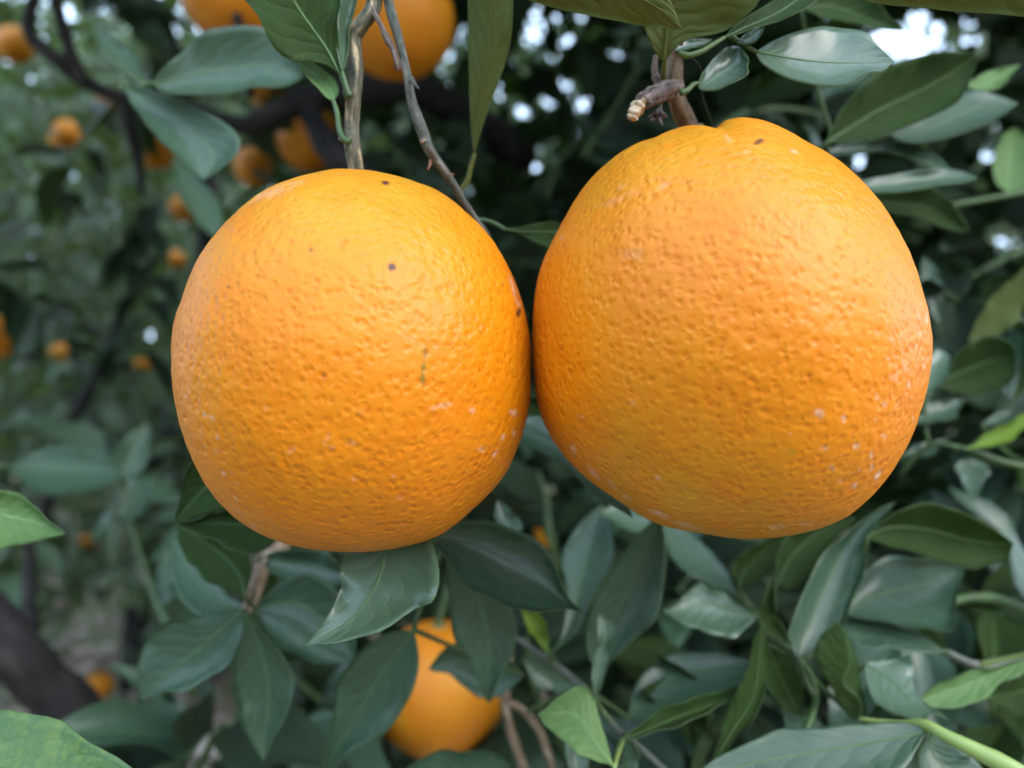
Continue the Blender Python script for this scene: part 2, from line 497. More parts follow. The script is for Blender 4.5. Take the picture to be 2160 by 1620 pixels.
# ------------------------------------------------------------------ clouds of leaf-sized faces
def leaf_cloud(name, pos, dirs, nors, lens, wids, mat, parent=None, origin=None):
    """one mesh of many folded leaf blades (8 verts, 6 faces each)"""
    n = len(pos)
    d = dirs / (np.linalg.norm(dirs, axis=1)[:, None] + 1e-9)
    nn = nors - d * np.sum(nors * d, axis=1)[:, None]
    nn /= np.linalg.norm(nn, axis=1)[:, None] + 1e-9
    s = np.cross(d, nn)
    T = np.array([(0, 0, 0), (.33, .46, .10), (.33, 0, 0), (.33, -.46, .10), (.70, .36, .05), (.70, 0, -.05), (.70, -.36, .05), (1, 0, -.16)])
    V = (pos[:, None, :] + d[:, None, :] * (T[None, :, 0:1] * lens[:, None, None])
         + s[:, None, :] * (T[None, :, 1:2] * wids[:, None, None])
         + nn[:, None, :] * (T[None, :, 2:3] * wids[:, None, None] * 1.3))
    V = V.reshape(-1, 3)
    f4 = np.array([(2, 1, 4, 5), (3, 2, 5, 6)])
    f3 = np.array([(0, 1, 2), (0, 2, 3), (5, 4, 7), (6, 5, 7)])
    base = np.arange(n)[:, None, None] * 8
    F = (base + f4[None]).reshape(-1, 4).tolist() + (base + f3[None]).reshape(-1, 3).tolist()
    return mesh_obj(name, V, F, mat, parent, origin=origin if origin is not None else V.mean(axis=0))


# openings in the canopy where the pale sky shows through: (px, py, radius px)
GAPS = [(972, 62, 12), (953, 118, 18), (921, 132, 14), (905, 147, 9), (832, 193, 15), (955, 185, 18), (966, 225, 18),
        (1140, 36, 32), (1176, 38, 12), (1221, 40, 22), (1126, 76, 13), (1198, 82, 30), (1166, 116, 16), (1191, 178, 15), (1224, 226, 20),
        (1238, 202, 10), (1053, 205, 14), (1078, 205, 12), (1100, 236, 15), (1302, 120, 20), (1130, 356, 11), (985, 412, 12), (1160, 225, 7),
        (1932, 48, 24), (1978, 60, 22), (2040, 48, 20), (1858, 84, 90), (1890, 90, 110), (1930, 96, 100), (1985, 102, 22), (2076, 330, 20), (2086, 366, 14), (1812, 343, 18),
        (1975, 320, 12), (2115, 515, 13), (2148, 508, 14), (2050, 90, 12), (366, 40, 10), (88, 80, 9), (1085, 142, 10), (860, 265, 10), (1200, 285, 9), (1060, 300, 8), (2020, 455, 10), (1880, 560, 8),
        (75, 165, 9), (240, 452, 9), (78, 545, 9), (320, 710, 9), (150, 845, 8), (150, 32, 9), (255, 105, 8), (160, 370, 7)]
GA = np.array(GAPS, dtype=float)


FRUIT = [  # label, px, py, distance, diameter px
    ('big blurred orange behind the furrowed stalk at the top edge', 835, 42, .56, 248),
    ('blurred orange behind the dark leaf at the top edge', 500, -22, .52, 235),
    ('blurred orange half hidden by drooping leaves below the smaller orange', 925, 1450, .47, 282),
    ('dim blurred orange behind the thick black limb', 655, 292, 0.95, 142),
    ('blurred orange touching the outline of the smaller orange, under the black limb', 540, 350, 1.45, 92),
    ('blurred orange below the crossing dark limbs', 328, 312, 1.6, 92),
    ('bright small blurred orange alone among far leaves', 143, 283, 2.1, 62),
    ('small blurred orange directly under the bright one among far leaves', 126, 300, 2.2, 46),
    ('small blurred orange beside the pale hanging leaf', 388, 440, 2.0, 62),
    ('yellowish blurred orange cut by the photo edge', -8, 702, 1.3, 108),
    ('tiny blurred orange low beside the thin dark branch', 133, 748, 2.3, 54),
    ('tiny dim blurred orange near the flank of the smaller orange', 305, 765, 2.3, 44),
    ('tiny blurred orange beside the cheek of the smaller orange', 370, 548, 2.2, 42),
    ('blurred orange in the top corner', 30, 95, 1.7, 78),
    ('small blurred orange between crossing limbs and dark leaf', 232, 215, 1.6, 58),
    ('small dim orange under the dark leaf by the black limb', 560, 190, 1.1, 74),
    ('blurred orange low between the two oranges', 1168, 1122, .80, 78),
    ('tiny reddish blurred orange above the dry branch', 190, 1140, 2.4, 40),
    ('fallen blurred orange on the pale ground by the dark sloping limb', 208, 1446, 2.25, 58)]


def blocked(pos, lens, k=0.27):
    """True where a leaf centred near pos would close one of the openings"""
    d = pos[:, 1]
    ok = d > 0.05
    px = 1080 + pos[:, 0] / np.maximum(d, 0.05) * FPX
    py = 810 - (pos[:, 2] - H) / np.maximum(d, 0.05) * FPX
    rp = lens * k / np.maximum(d, 0.05) * FPX
    bl = np.zeros(len(pos), dtype=bool)
    for gx_, gy_, gr in GAPS:
        bl |= (np.hypot(px - gx_, py - gy_) < rp + gr * 0.22) & ok
    for lab, fx, fy, fd, fdia in FRUIT:
        bl |= (np.hypot(px - fx, py - fy) < rp * (0.8 if fdia > 200 else 0.45) + fdia * (0.45 if fdia > 200 else 0.28)) & ok & (d < fd + 0.05)
    return bl


def scatter(n, lo, hi, seed, droop=0.35, up=0.9, length=(0.055, 0.095), clear=None, shell=None):
    """leaf placements in a box; clear = function(pos)->bool mask of places to keep free"""
    rng = np.random.default_rng(seed)
    pos = rng.uniform(lo, hi, (n, 3))
    if shell is not None:
        c, rad = np.array(shell[0]), np.array(shell[1])
        q = np.linalg.norm((pos - c) / rad, axis=1)
        lump = 1 + 0.16 * np.sin(pos[:, 0] * 9 + seed) + 0.14 * np.sin(pos[:, 2] * 11 + 2 * seed) + 0.12 * np.sin(pos[:, 1] * 8 + 3 * seed)
        pos = pos[(q < lump) & (q > shell[2])]
    lens = rng.uniform(*length, len(pos))
    dirs = rng.normal(0, 1, (len(pos), 3)); dirs[:, 2] -= droop
    dirs /= np.linalg.norm(dirs, axis=1)[:, None]
    nors = rng.normal(0, 0.75, (len(pos), 3)); nors[:, 2] += up; nors[:, 1] -= 0.25
    mid = pos + dirs * lens[:, None] * 0.5
    keep = ~blocked(mid, lens)
    if clear is not None:
        keep &= ~clear(mid)
    return pos[keep], dirs[keep], nors[keep], lens[keep], (lens * rng.uniform(0.42, 0.56, len(lens)))[keep]


def px_of(pos):
    d = np.maximum(pos[:, 1], 0.05)
    return 1080 + pos[:, 0] / d * FPX, 810 - (pos[:, 2] - H) / d * FPX


# ------------------------------------------------------------------ the trees behind
def orange_tree(label, base, height, rad, n, seed, mat, z0=0.35, hollow=0.45, lean=(0, 0), length=(0.06, 0.1), clear=None):
    bx_, by_ = base
    t = empty('orange_tree', (bx_, by_, 0))
    tag(t, label, 'tree', 'orange trees of the orchard')
    cz = (height + z0) / 2
    tube('trunk', [(bx_, by_, -0.05), (bx_ + lean[0] * .3, by_ + lean[1] * .3, 0.4), (bx_ + lean[0], by_ + lean[1], cz), (bx_ + lean[0] * 1.2, by_, height * 0.8)],
         [0.075, 0.06, 0.045, 0.015], M['limb'], t, 10, 0.06, seed)
    rr = random.Random(seed)
    for k in range(6):
        a = rr.uniform(0, 6.28)
        z = rr.uniform(0.4, cz)
        p0 = Vector((bx_ + lean[0] * .5, by_ + lean[1] * .5, z))
        p2 = p0 + Vector((math.cos(a) * rad * 0.8, math.sin(a) * rad * 0.8, rr.uniform(0.3, 0.8)))
        p1 = (p0 + p2) / 2 + Vector((0, 0, 0.15))
        tube('limb', [p0, p1, p2], [0.03, 0.02, 0.008], M['limb'], t, 8, 0.08, seed + k)
    c = (bx_, by_, cz)
    ra = (rad, rad, (height - z0) / 2)
    lo = np.array(c) - np.array(ra) * 1.2
    hi = np.array(c) + np.array(ra) * 1.2
    lo[2] = max(lo[2], 0.05)
    pl = scatter(n, lo, hi, seed, shell=(c, ra, hollow), length=length, clear=clear)
    cr = leaf_cloud('crown', *pl, mat, t)
    cr['kind'] = 'stuff'
    return t


def keep_left_hole(p):
    """the low view between the limbs to the orchard floor"""
    x, y = px_of(p)
    e = ((x - 215) / 85) ** 2 + ((y - 1370) / 130) ** 2
    return (e < 1.0 + 0.35 * np.sin(p[:, 0] * 37) + 0.3 * np.sin(p[:, 2] * 53)) & (p[:, 1] < 3.2)


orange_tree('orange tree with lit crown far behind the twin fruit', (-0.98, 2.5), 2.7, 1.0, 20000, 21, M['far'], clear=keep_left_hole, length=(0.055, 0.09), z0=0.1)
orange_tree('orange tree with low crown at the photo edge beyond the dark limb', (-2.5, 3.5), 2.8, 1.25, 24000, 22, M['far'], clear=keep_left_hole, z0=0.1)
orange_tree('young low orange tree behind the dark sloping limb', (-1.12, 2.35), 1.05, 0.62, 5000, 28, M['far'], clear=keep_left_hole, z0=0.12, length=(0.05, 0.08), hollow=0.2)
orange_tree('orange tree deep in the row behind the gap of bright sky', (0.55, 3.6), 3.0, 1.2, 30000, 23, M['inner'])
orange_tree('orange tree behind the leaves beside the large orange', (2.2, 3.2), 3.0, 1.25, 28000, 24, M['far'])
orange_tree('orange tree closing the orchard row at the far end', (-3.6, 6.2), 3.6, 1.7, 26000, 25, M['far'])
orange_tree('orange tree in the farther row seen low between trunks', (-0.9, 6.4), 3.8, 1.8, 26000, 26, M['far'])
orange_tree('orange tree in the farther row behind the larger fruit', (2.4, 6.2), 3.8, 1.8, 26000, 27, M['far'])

orange_tree('orange tree standing behind the photographer, out of the picture', (-1.5, -2.9), 2.2, 1.3, 13000, 61, M['far'])  # unseen trees around the camera, added and sized to screen sky light and reflections
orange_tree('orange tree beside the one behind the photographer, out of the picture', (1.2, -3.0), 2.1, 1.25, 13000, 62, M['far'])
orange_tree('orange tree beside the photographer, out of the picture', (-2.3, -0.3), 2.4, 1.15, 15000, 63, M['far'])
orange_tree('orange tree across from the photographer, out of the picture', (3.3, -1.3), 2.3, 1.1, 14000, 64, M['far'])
pl = scatter(26000, (-16, 9, 0.0), (16, 12, 5.5), 35, length=(0.28, 0.45))
tag(leaf_cloud('treeline', *pl, M['far']), 'hazy mass of orchard trees closing the view far behind', 'trees', kind='stuff')

# ------------------------------------------------------------------ orchard floor: litter and grass
rng = np.random.default_rng(5)
n = 8000
px_ = rng.uniform(-4.5, 3.0, n); py_ = rng.uniform(0.9, 6.5, n)
pos = np.stack([px_, py_, 0.03 * np.sin(px_ * 1.7 + 1) * np.cos(py_ * 1.3) + 0.02 * np.sin(px_ * 4.1 + py_ * 3.3) + 0.012], 1)
dirs = rng.normal(0, 1, (n, 3)); dirs[:, 2] *= 0.15
nors = rng.normal(0, 0.25, (n, 3)); nors[:, 2] += 1
ln = rng.uniform(0.05, 0.09, n)
tag(leaf_cloud('fallen_leaves', pos, dirs, nors, ln, ln * 0.5, M['litter']), 'dry pinkish brown fallen leaves on the orchard floor', 'fallen leaves', kind='stuff')
n = 9000
px_ = rng.uniform(-4.5, 3.0, n); py_ = rng.uniform(1.2, 6.5, n)
g = (np.sin(px_ * 2.3 + 0.5) + np.sin(py_ * 2.9 + px_) > 0.1)
px_, py_ = px_[g], py_[g]; n = len(px_)
pos = np.stack([px_, py_, 0.03 * np.sin(px_ * 1.7 + 1) * np.cos(py_ * 1.3) + 0.02 * np.sin(px_ * 4.1 + py_ * 3.3) - 0.004], 1)
dirs = rng.normal(0, 0.45, (n, 3)); dirs[:, 2] = 1
nors = rng.normal(0, 1, (n, 3)); nors[:, 2] = 0.2
ln = rng.uniform(0.05, 0.13, n)
tag(leaf_cloud('grass', pos, dirs, nors, ln, ln * 0.12, M['grassm']), 'pale green grass and weeds on the orchard floor', 'grass', kind='stuff')


# ------------------------------------------------------------------ the leafy wood the two oranges hang in
host = empty('orange_tree', (0.35, 1.15, 0))
tag(host, 'shady orange tree whose dark inner crown fills the space behind both oranges', 'tree', 'orange trees of the orchard')
tube('trunk', [(0.35, 1.15, -0.05), (0.33, 1.15, 0.3), (0.28, 1.2, 0.6), (0.3, 1.25, 1.2), (0.32, 1.3, 2.0)], [0.07, 0.06, 0.05, 0.04, 0.015], M['limb'], host, 12, 0.06, 3)


def limb(pts, seed=0, mat='limb', sides=10):
    return ptube('limb', pts, M[mat], host, sides, 0.07, seed)


limb([(85, -60, .62, 13), (60, 60, .62, 12), (95, 105, .62, 16), (150, 150, .63, 15), (195, 182, .64, 17), (260, 205, .65, 15), (400, 235, .66, 14), (500, 262, .66, 18), (545, 258, .66, 20), (640, 212, .67, 27), (740, 190, .69, 32), (900, 200, .8, 36), (1100, 330, .95, 40)], 1)
limb([(105, -40, .60, 14), (125, 30, .61, 13), (150, 110, .62, 13), (178, 178, .63, 13)], 2)
limb([(645, 215, .67, 22), (675, 280, .66, 34), (730, 345, .65, 38), (790, 420, .66, 40), (860, 620, .7, 42)], 3)
limb([(262, 205, .65, 12), (272, 260, .66, 13), (290, 330, .68, 12), (300, 410, .7, 7)], 4)
limb([(330, 540, 1.15, 8), (262, 655, 1.15, 12), (200, 800, 1.15, 13), (150, 890, 1.15, 14), (128, 940, 1.15, 15), (90, 1100, 1.15, 16)], 5)
limb([(-140, 1180, .46, 50), (-40, 1290, .46, 52), (30, 1370, .46, 54), (90, 1440, .47, 54), (160, 1510, .48, 52), (250, 1600, .49, 52), (380, 1760, .5, 54)], 6)
limb([(62, 1090, .7, 9), (62, 1180, .7, 10), (60, 1260, .68, 13), (62, 1320, .66, 18), (50, 1370, .6, 24)], 7)
limb([(560, 1090, .34, 16), (600, 1140, .34, 14), (555, 1195, .33, 17), (540, 1240, .33, 19), (522, 1290, .325, 12)], 8, 'bark_brown')
limb([(490, -60, .5, 9), (497, 20, .5, 9), (505, 60, .5, 9), (530, 200, .55, 9)], 9)


def clear_host(p):
    x, y = px_of(p)
    d = p[:, 1]
    left = (x < 520) & (y > -100) & (y < 1700)                   # the open view into the orchard
    return left | (d < 0.55) & (x > -100) & (x < 2260) & (y > -100) & (y < 1720)


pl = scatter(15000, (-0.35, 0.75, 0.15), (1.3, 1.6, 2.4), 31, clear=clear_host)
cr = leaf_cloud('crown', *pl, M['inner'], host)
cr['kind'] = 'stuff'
# boughs above the picture, shading the inside of the tree
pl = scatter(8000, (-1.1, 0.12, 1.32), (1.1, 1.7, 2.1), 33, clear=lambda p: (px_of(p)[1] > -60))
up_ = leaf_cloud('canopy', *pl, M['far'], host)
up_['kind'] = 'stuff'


# ------------------------------------------------------------------ modelled leaf for background sprays (shared meshes)
def unit_leaf(name, arch, fold, wav, seed):
    rng = np.random.default_rng(seed)
    NL, NW = 10, 4
    V, UV = [], []
    for i in range(NL + 1):
        t = i / NL
        wdt = 0.25 * (math.sin(math.pi * t ** 0.8) ** 0.85 if 0 < t < 1 else 0.0) * (1 - 0.25 * t)
        z = -arch * t * t
        for j in range(-NW, NW + 1):
            s = j / NW
            V.append((t, s * wdt, z + fold * abs(s) * wdt * 2 + wav * s * s * math.sin(t * 9 + seed + (2 if s > 0 else 0)) * 0.1))
            UV.append((s * .5 + .5, t))
    m = 2 * NW + 1
    F = []
    for i in range(NL):
        for j in range(2 * NW):
            F.append((i * m + j, (i + 1) * m + j, (i + 1) * m + j + 1, i * m + j + 1))
    nt_ = len(V)
    V2 = [(x, y, z - 0.006) for x, y, z in V]
    F2 = [tuple(k + nt_ for k in f[::-1]) for f in F]
    me = bpy.data.meshes.new(name)
    me.from_pydata(V + V2, [], F + F2)
    me.polygons.foreach_set('use_smooth', np.ones(len(me.polygons), dtype=bool))
    uvl = me.uv_layers.new(name='UVMap')
    li = np.empty(len(me.loops), dtype=np.int32)
    me.loops.foreach_get('vertex_index', li)
    uvl.data.foreach_set('uv', np.asarray(UV + UV, dtype=np.float32)[li].ravel())
    return me


UNIT = {}
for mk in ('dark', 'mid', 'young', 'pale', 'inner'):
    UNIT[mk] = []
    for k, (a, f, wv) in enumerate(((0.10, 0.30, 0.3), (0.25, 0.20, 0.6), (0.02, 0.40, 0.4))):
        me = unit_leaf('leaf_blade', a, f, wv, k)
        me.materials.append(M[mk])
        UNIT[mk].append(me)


def spray(label, pts, n, seed, mats=('dark', 'dark', 'mid'), length=(0.05, 0.085), spread=1.0, stem='stem_green', cat='branch', group='blurred leafy branches in the shade'):
    """a leafy branch: stem through (px,py,depth) points, leaves along it, each its own object"""
    rr = random.Random(seed)
    path = [P(*p) for p in pts]
    t = empty('leafy_branch', path[0])
    tag(t, label, cat, group)
    tube('stem', path, [0.003] + [0.0022] * (len(path) - 2) + [0.001], M[stem], t, 8, 0.05, seed)
    c = crom([list(p) for p in path], np.linspace(0.03, 1, n))
    tan = np.gradient(c, axis=0)
    made = 0
    for i in range(n):
        b = Vector(c[i]); tn = Vector(tan[i]).normalized()
        for attempt in range(6):
            ax = Vector((rr.gauss(0, 1), rr.gauss(0, 1), rr.gauss(0, 1)))
            out = (ax - tn * ax.dot(tn)).normalized()
            d = (out * spread + tn * 0.6 + Vector((0, 0, -0.35))).normalized()
            L = rr.uniform(*length)
            mid = np.array([b + d * L * 0.55])
            mx_, my_ = px_of(mid)
            hole = 100 < mx_[0] < 300 and 1150 < my_[0] < 1490
            if not hole and not blocked(mid, np.array([L]))[0]:
                break
        else:
            continue
        nor = Vector((rr.gauss(0, 0.55), rr.gauss(-0.3, 0.45), 0.9))
        nor = (nor - d * nor.dot(d)).normalized()
        sd = nor.cross(d)
        o = bpy.data.objects.new('leaf', rr.choice(UNIT[rr.choice(mats)]))
        COL.objects.link(o)
        o.parent = t
        wid = rr.uniform(0.85, 1.15)
        pb = b + d * 0.006
        mt = Matrix(((d.x, sd.x, nor.x, 0), (d.y, sd.y, nor.y, 0), (d.z, sd.z, nor.z, 0), (0, 0, 0, 1)))
        loc = pb - ORG[t]
        o.matrix_basis = Matrix.Translation(loc) @ mt @ Matrix.Diagonal((L, L * wid, L, 1))
        ORG[o] = pb
        made += 1
    return t


SPRAYS = [
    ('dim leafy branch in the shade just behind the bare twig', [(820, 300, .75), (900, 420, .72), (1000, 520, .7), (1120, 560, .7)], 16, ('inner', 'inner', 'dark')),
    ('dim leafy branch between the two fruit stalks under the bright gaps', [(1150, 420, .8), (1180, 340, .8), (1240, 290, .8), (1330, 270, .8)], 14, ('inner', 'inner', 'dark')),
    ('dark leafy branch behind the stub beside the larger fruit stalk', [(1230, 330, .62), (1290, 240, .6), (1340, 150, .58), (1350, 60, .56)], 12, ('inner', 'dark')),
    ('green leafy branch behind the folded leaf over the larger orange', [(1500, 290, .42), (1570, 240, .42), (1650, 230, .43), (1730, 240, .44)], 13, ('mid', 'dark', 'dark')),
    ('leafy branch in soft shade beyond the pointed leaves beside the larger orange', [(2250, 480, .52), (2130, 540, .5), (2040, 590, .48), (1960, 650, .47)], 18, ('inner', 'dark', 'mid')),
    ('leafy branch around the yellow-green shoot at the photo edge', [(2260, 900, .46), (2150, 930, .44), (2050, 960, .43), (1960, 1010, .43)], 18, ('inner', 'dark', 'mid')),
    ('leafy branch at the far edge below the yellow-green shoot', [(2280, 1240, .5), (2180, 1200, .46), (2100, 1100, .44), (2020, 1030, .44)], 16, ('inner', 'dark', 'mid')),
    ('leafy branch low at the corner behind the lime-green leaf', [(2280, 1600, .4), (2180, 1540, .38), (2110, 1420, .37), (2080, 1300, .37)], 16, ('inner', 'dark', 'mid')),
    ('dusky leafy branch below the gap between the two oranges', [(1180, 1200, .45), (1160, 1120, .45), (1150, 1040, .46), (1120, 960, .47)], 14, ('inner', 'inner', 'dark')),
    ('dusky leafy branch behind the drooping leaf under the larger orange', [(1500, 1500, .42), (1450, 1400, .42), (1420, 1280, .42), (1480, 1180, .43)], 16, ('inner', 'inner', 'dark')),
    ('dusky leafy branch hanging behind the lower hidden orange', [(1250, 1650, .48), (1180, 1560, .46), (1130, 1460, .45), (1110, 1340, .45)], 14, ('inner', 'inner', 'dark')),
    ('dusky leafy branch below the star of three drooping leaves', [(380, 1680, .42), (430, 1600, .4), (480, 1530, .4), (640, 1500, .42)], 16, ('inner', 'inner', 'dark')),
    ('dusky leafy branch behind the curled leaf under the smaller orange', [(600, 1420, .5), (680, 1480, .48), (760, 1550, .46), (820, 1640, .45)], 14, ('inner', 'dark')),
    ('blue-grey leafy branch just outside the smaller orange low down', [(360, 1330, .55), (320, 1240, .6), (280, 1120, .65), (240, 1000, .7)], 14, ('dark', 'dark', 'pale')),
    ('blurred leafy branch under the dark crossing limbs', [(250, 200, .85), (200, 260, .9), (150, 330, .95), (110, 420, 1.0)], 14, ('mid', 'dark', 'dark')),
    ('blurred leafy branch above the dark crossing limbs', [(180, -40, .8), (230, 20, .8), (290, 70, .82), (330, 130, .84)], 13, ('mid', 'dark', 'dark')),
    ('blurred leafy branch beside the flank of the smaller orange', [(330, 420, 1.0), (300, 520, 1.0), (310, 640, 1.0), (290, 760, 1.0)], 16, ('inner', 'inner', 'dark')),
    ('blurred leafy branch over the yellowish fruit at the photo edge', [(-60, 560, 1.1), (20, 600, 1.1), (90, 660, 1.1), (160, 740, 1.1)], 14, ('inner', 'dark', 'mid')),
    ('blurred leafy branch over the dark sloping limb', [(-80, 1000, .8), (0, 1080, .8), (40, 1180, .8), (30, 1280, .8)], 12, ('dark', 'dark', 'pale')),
    ('near leafy shoot with narrow leaves crossing below the larger orange', [(2230, 1330, .33), (2090, 1262, .32), (1960, 1290, .31), (1870, 1390, .31)], 15, ('dark', 'mid', 'inner')),
    ('near leafy shoot rising from the bottom edge under the larger orange', [(1470, 1680, .31), (1480, 1580, .30), (1550, 1490, .295), (1650, 1430, .29)], 14, ('dark', 'mid', 'inner')),
    ('near leafy shoot at the photo edge beside the cheek of the larger orange', [(2260, 720, .37), (2130, 670, .36), (2030, 640, .35), (1960, 590, .345)], 15, ('mid', 'dark', 'inner')),
]
for k, (lab, pts, n, mats) in enumerate(SPRAYS):
    spray(lab, pts, n, 100 + k, mats, length=(0.034, 0.058) if lab.startswith('near') else (0.05, 0.085))


# ------------------------------------------------------------------ leaves traced one by one
def nearest_on(path, p):
    best = min(path, key=lambda q: (q - p).length)
    return best


def leaf(parent, d, base, tip, A, B, M_=None, tau=15.0, sig=0.0, cup=1.5, mat='dark', side=1, wave=0.5, pet=None, sharp=1.5, rib=True, curl=0.0, label=None, seed=0):
    """d: distance of the leaf's middle; base/tip/A/B/M_: pixel outline, optional 3rd value = extra mm away from the camera.
    tau: how far the blade faces up (deg), sig: how far it faces to the photo's right; cup mm the midrib lies behind the rims"""
    pts = [base] + list(A) + [tip] + list(B)
    xs = [p[0] for p in pts]; ys = [p[1] for p in pts]
    xc, yc = (min(xs) + max(xs)) / 2, (min(ys) + max(ys)) / 2
    tau = min(tau, 42)
    tt, ts_ = math.tan(R(tau)), math.tan(R(sig))

    def to3(p):
        dd = 0.3 * (p[2] if len(p) > 2 else 0.0) / 1000.0
        de = d - (p[1] - yc) / FPX * d * tt + (p[0] - xc) / FPX * d * ts_ + dd
        return np.array(P(p[0], p[1], max(0.06, de)))
    NL, NW = 22, 6
    ts = np.linspace(0, 1, NL + 1)
    b3, t3 = to3(base), to3(tip)
    ca = crom([b3] + [to3(p) for p in A] + [t3], ts)
    cb = crom([b3] + [to3(p) for p in B] + [t3], ts)
    prof = np.sin(np.pi * ts) ** 0.7
    if M_ is None:
        cm = (ca + cb) / 2
        cm[:, 1] += prof * cup * 1.5 / 1000.0
    else:
        cm = crom([b3] + [to3(p) for p in M_] + [t3], ts)
    rng = np.random.default_rng(int(abs(xc) * 7 + abs(yc) * 13) + seed)
    ph = rng.uniform(0, 6.28, 4)
    V, UV = [], []
    m = 2 * NW + 1
    wlen = np.linalg.norm(ca - cb, axis=1)
    lowsign = 1 if cb[:, 2].mean() < ca[:, 2].mean() else -1
    roll = 1.0 if abs(cb[:, 2].mean() - ca[:, 2].mean()) > 0.25 * wlen.mean() else 0.3
    for i in range(NL + 1):
        for j in range(-NW, NW + 1):
            s = j / NW
            p = cm[i] + s * (cb[i] - ca[i]) / 2 + abs(s) ** sharp * ((ca[i] + cb[i]) / 2 - cm[i])
            wv = 1.7 * wave / 1000.0 * prof[i] * (s * s) * (math.sin(ts[i] * 13 + ph[0] + (1.7 if s > 0 else 0)) + 0.6 * math.sin(ts[i] * 27 + ph[1] + (2.9 if s > 0 else 0)))
            p = p + np.array((0.1, 1.0, 0.25)) * wv
            if side == 1:
                sr = s * lowsign
                if sr > 0.45:
                    e_ = (sr - 0.45) / 0.55
                    p = p + np.array((0, -1.0, 0.12)) * (roll * 0.34 * wlen[i] * 0.5 * e_ ** 1.6 * prof[i])
            V.append(p)
            UV.append((s * .5 + .5, ts[i]))
    V = np.array(V)
    G = V.reshape(NL + 1, m, 3)
    du = np.gradient(G, axis=0); dv = np.gradient(G, axis=1)
    N = np.cross(du, dv).reshape(-1, 3)
    N /= np.linalg.norm(N, axis=1)[:, None] + 1e-12
    # the face turned to the lens
    view = V - np.array((0, 0, H))
    facing = -np.sum(N * view, axis=1).mean()
    if facing < 0: N = -N
    ctr = N.reshape(NL + 1, m, 3)[NL // 2, NW]
    N[np.linalg.norm(N, axis=1) < 0.5] = ctr
    th = 0.00028
    Vb = V - N * th
    F = []
    for i in range(NL):
        for j in range(m - 1):
            f = (i * m + j, (i + 1) * m + j, (i + 1) * m + j + 1, i * m + j + 1)
            F.append(f if facing > 0 else f[::-1])
    nf = len(F)
    off = len(V)
    F2 = [tuple(k + off for k in f[::-1]) for f in F]
    rim = []
    for i in range(NL):
        for j in (0, m - 1):
            a_, b_ = i * m + j, (i + 1) * m + j
            rim.append((a_, b_, b_ + off, a_ + off))
    backm = M['under'] if side == 1 else M[mat]
    frontm = M[mat] if side == 1 else (M['under'] if mat in ('dark', 'mid', 'pale') else M[mat])
    ribm = {'young': 'rib_young', 'lime': 'rib_young', 'olive': 'rib_olive'}.get(mat, 'rib')
    o = mesh_obj('leaf', np.vstack([V, Vb]), F + F2 + rim, [frontm, backm], parent, origin=b3, uvs=UV + UV,
                 fmat=[0] * nf + [1] * nf + [1] * len(rim))
    if label: o['label'] = label
    if rib:
        idx = list(range(0, NL + 1, 2))
        Nc = N.reshape(NL + 1, m, 3)[:, NW]
        mean_n = Nc[NL // 4: 3 * NL // 4].mean(axis=0); mean_n /= np.linalg.norm(mean_n) + 1e-9
        rad = min(0.0006, 0.012 * wlen.max() + 0.00012)
        lift = 0.35 if side == -1 else -0.10
        path = [Vector(cm[i] + mean_n * rad * lift) for i in idx]
        tube('midrib', path, [rad * (1 - 0.75 * i / NL) for i in idx], M[ribm], o, 6, 0, 0, steps=len(idx) * 2)
    if pet:
        path = [Vector(b3)] + [Vector(to3(p[:2] + ((p[2] if len(p) > 2 else 0),))) for p in pet]
        rp = 0.0006
        tube('petiole', path, [rp * 0.8] + [rp] * (len(path) - 2) + [rp * 1.25], M['stem_green' if mat == 'young' else ('rib_olive' if mat == 'olive' else 'stem_green')], o, 8, 0.04)
    return o


# ---- the two oranges ------------------------------------------------------------
OUT_L = [(704, 355), (760, 357), (805, 363), (848, 374), (897, 387), (946, 413), (981, 445), (1017, 482), (1052, 528), (1076, 570), (1098, 625), (1112, 680), (1119, 730),
         (1120, 780), (1117, 840), (1108, 890), (1093, 940), (1072, 985), (1050, 1020), (1024, 1050), (981, 1092), (939, 1124), (897, 1143), (841, 1157), (770, 1165), (700, 1163),
         (669, 1161), (598, 1147), (549, 1127), (500, 1096), (454, 1050), (434, 1025), (412, 980), (394, 937), (379, 889), (368, 840), (361, 792), (362, 746), (369, 681), (386, 630),
         (410, 566), (450, 500), (507, 438), (577, 391), (654, 366)]
OUT_R = [(1551, 248), (1597, 252), (1646, 270), (1699, 299), (1752, 327), (1787, 355), (1822, 390), (1857, 433), (1893, 489), (1926, 562), (1944, 618), (1956, 660), (1960, 700), (1958, 768),
         (1953, 822), (1937, 880), (1919, 930), (1886, 990), (1851, 1037), (1808, 1073), (1787, 1090), (1738, 1113), (1681, 1131), (1611, 1138), (1541, 1137), (1470, 1127), (1400, 1113),
         (1351, 1087), (1295, 1050), (1250, 1021), (1205, 980), (1175, 945), (1150, 903), (1135, 860), (1125, 800), (1121, 740), (1123, 690), (1126, 640), (1140, 570), (1171, 493), (1207, 429),
         (1263, 359), (1312, 316), (1354, 296), (1390, 280), (1432, 268), (1466, 258), (1505, 252)]


def waves(p, lam, n, rng):
    k = rng.normal(0, 1, (n, 3)); k /= np.linalg.norm(k, axis=1)[:, None]
    k *= (2 * math.pi / lam) * rng.uniform(0.7, 1.4, n)[:, None]
    ph = rng.uniform(0, 6.28, n)
    return np.cos(p @ k.T + ph).sum(axis=1) * math.sqrt(2.0 / n)


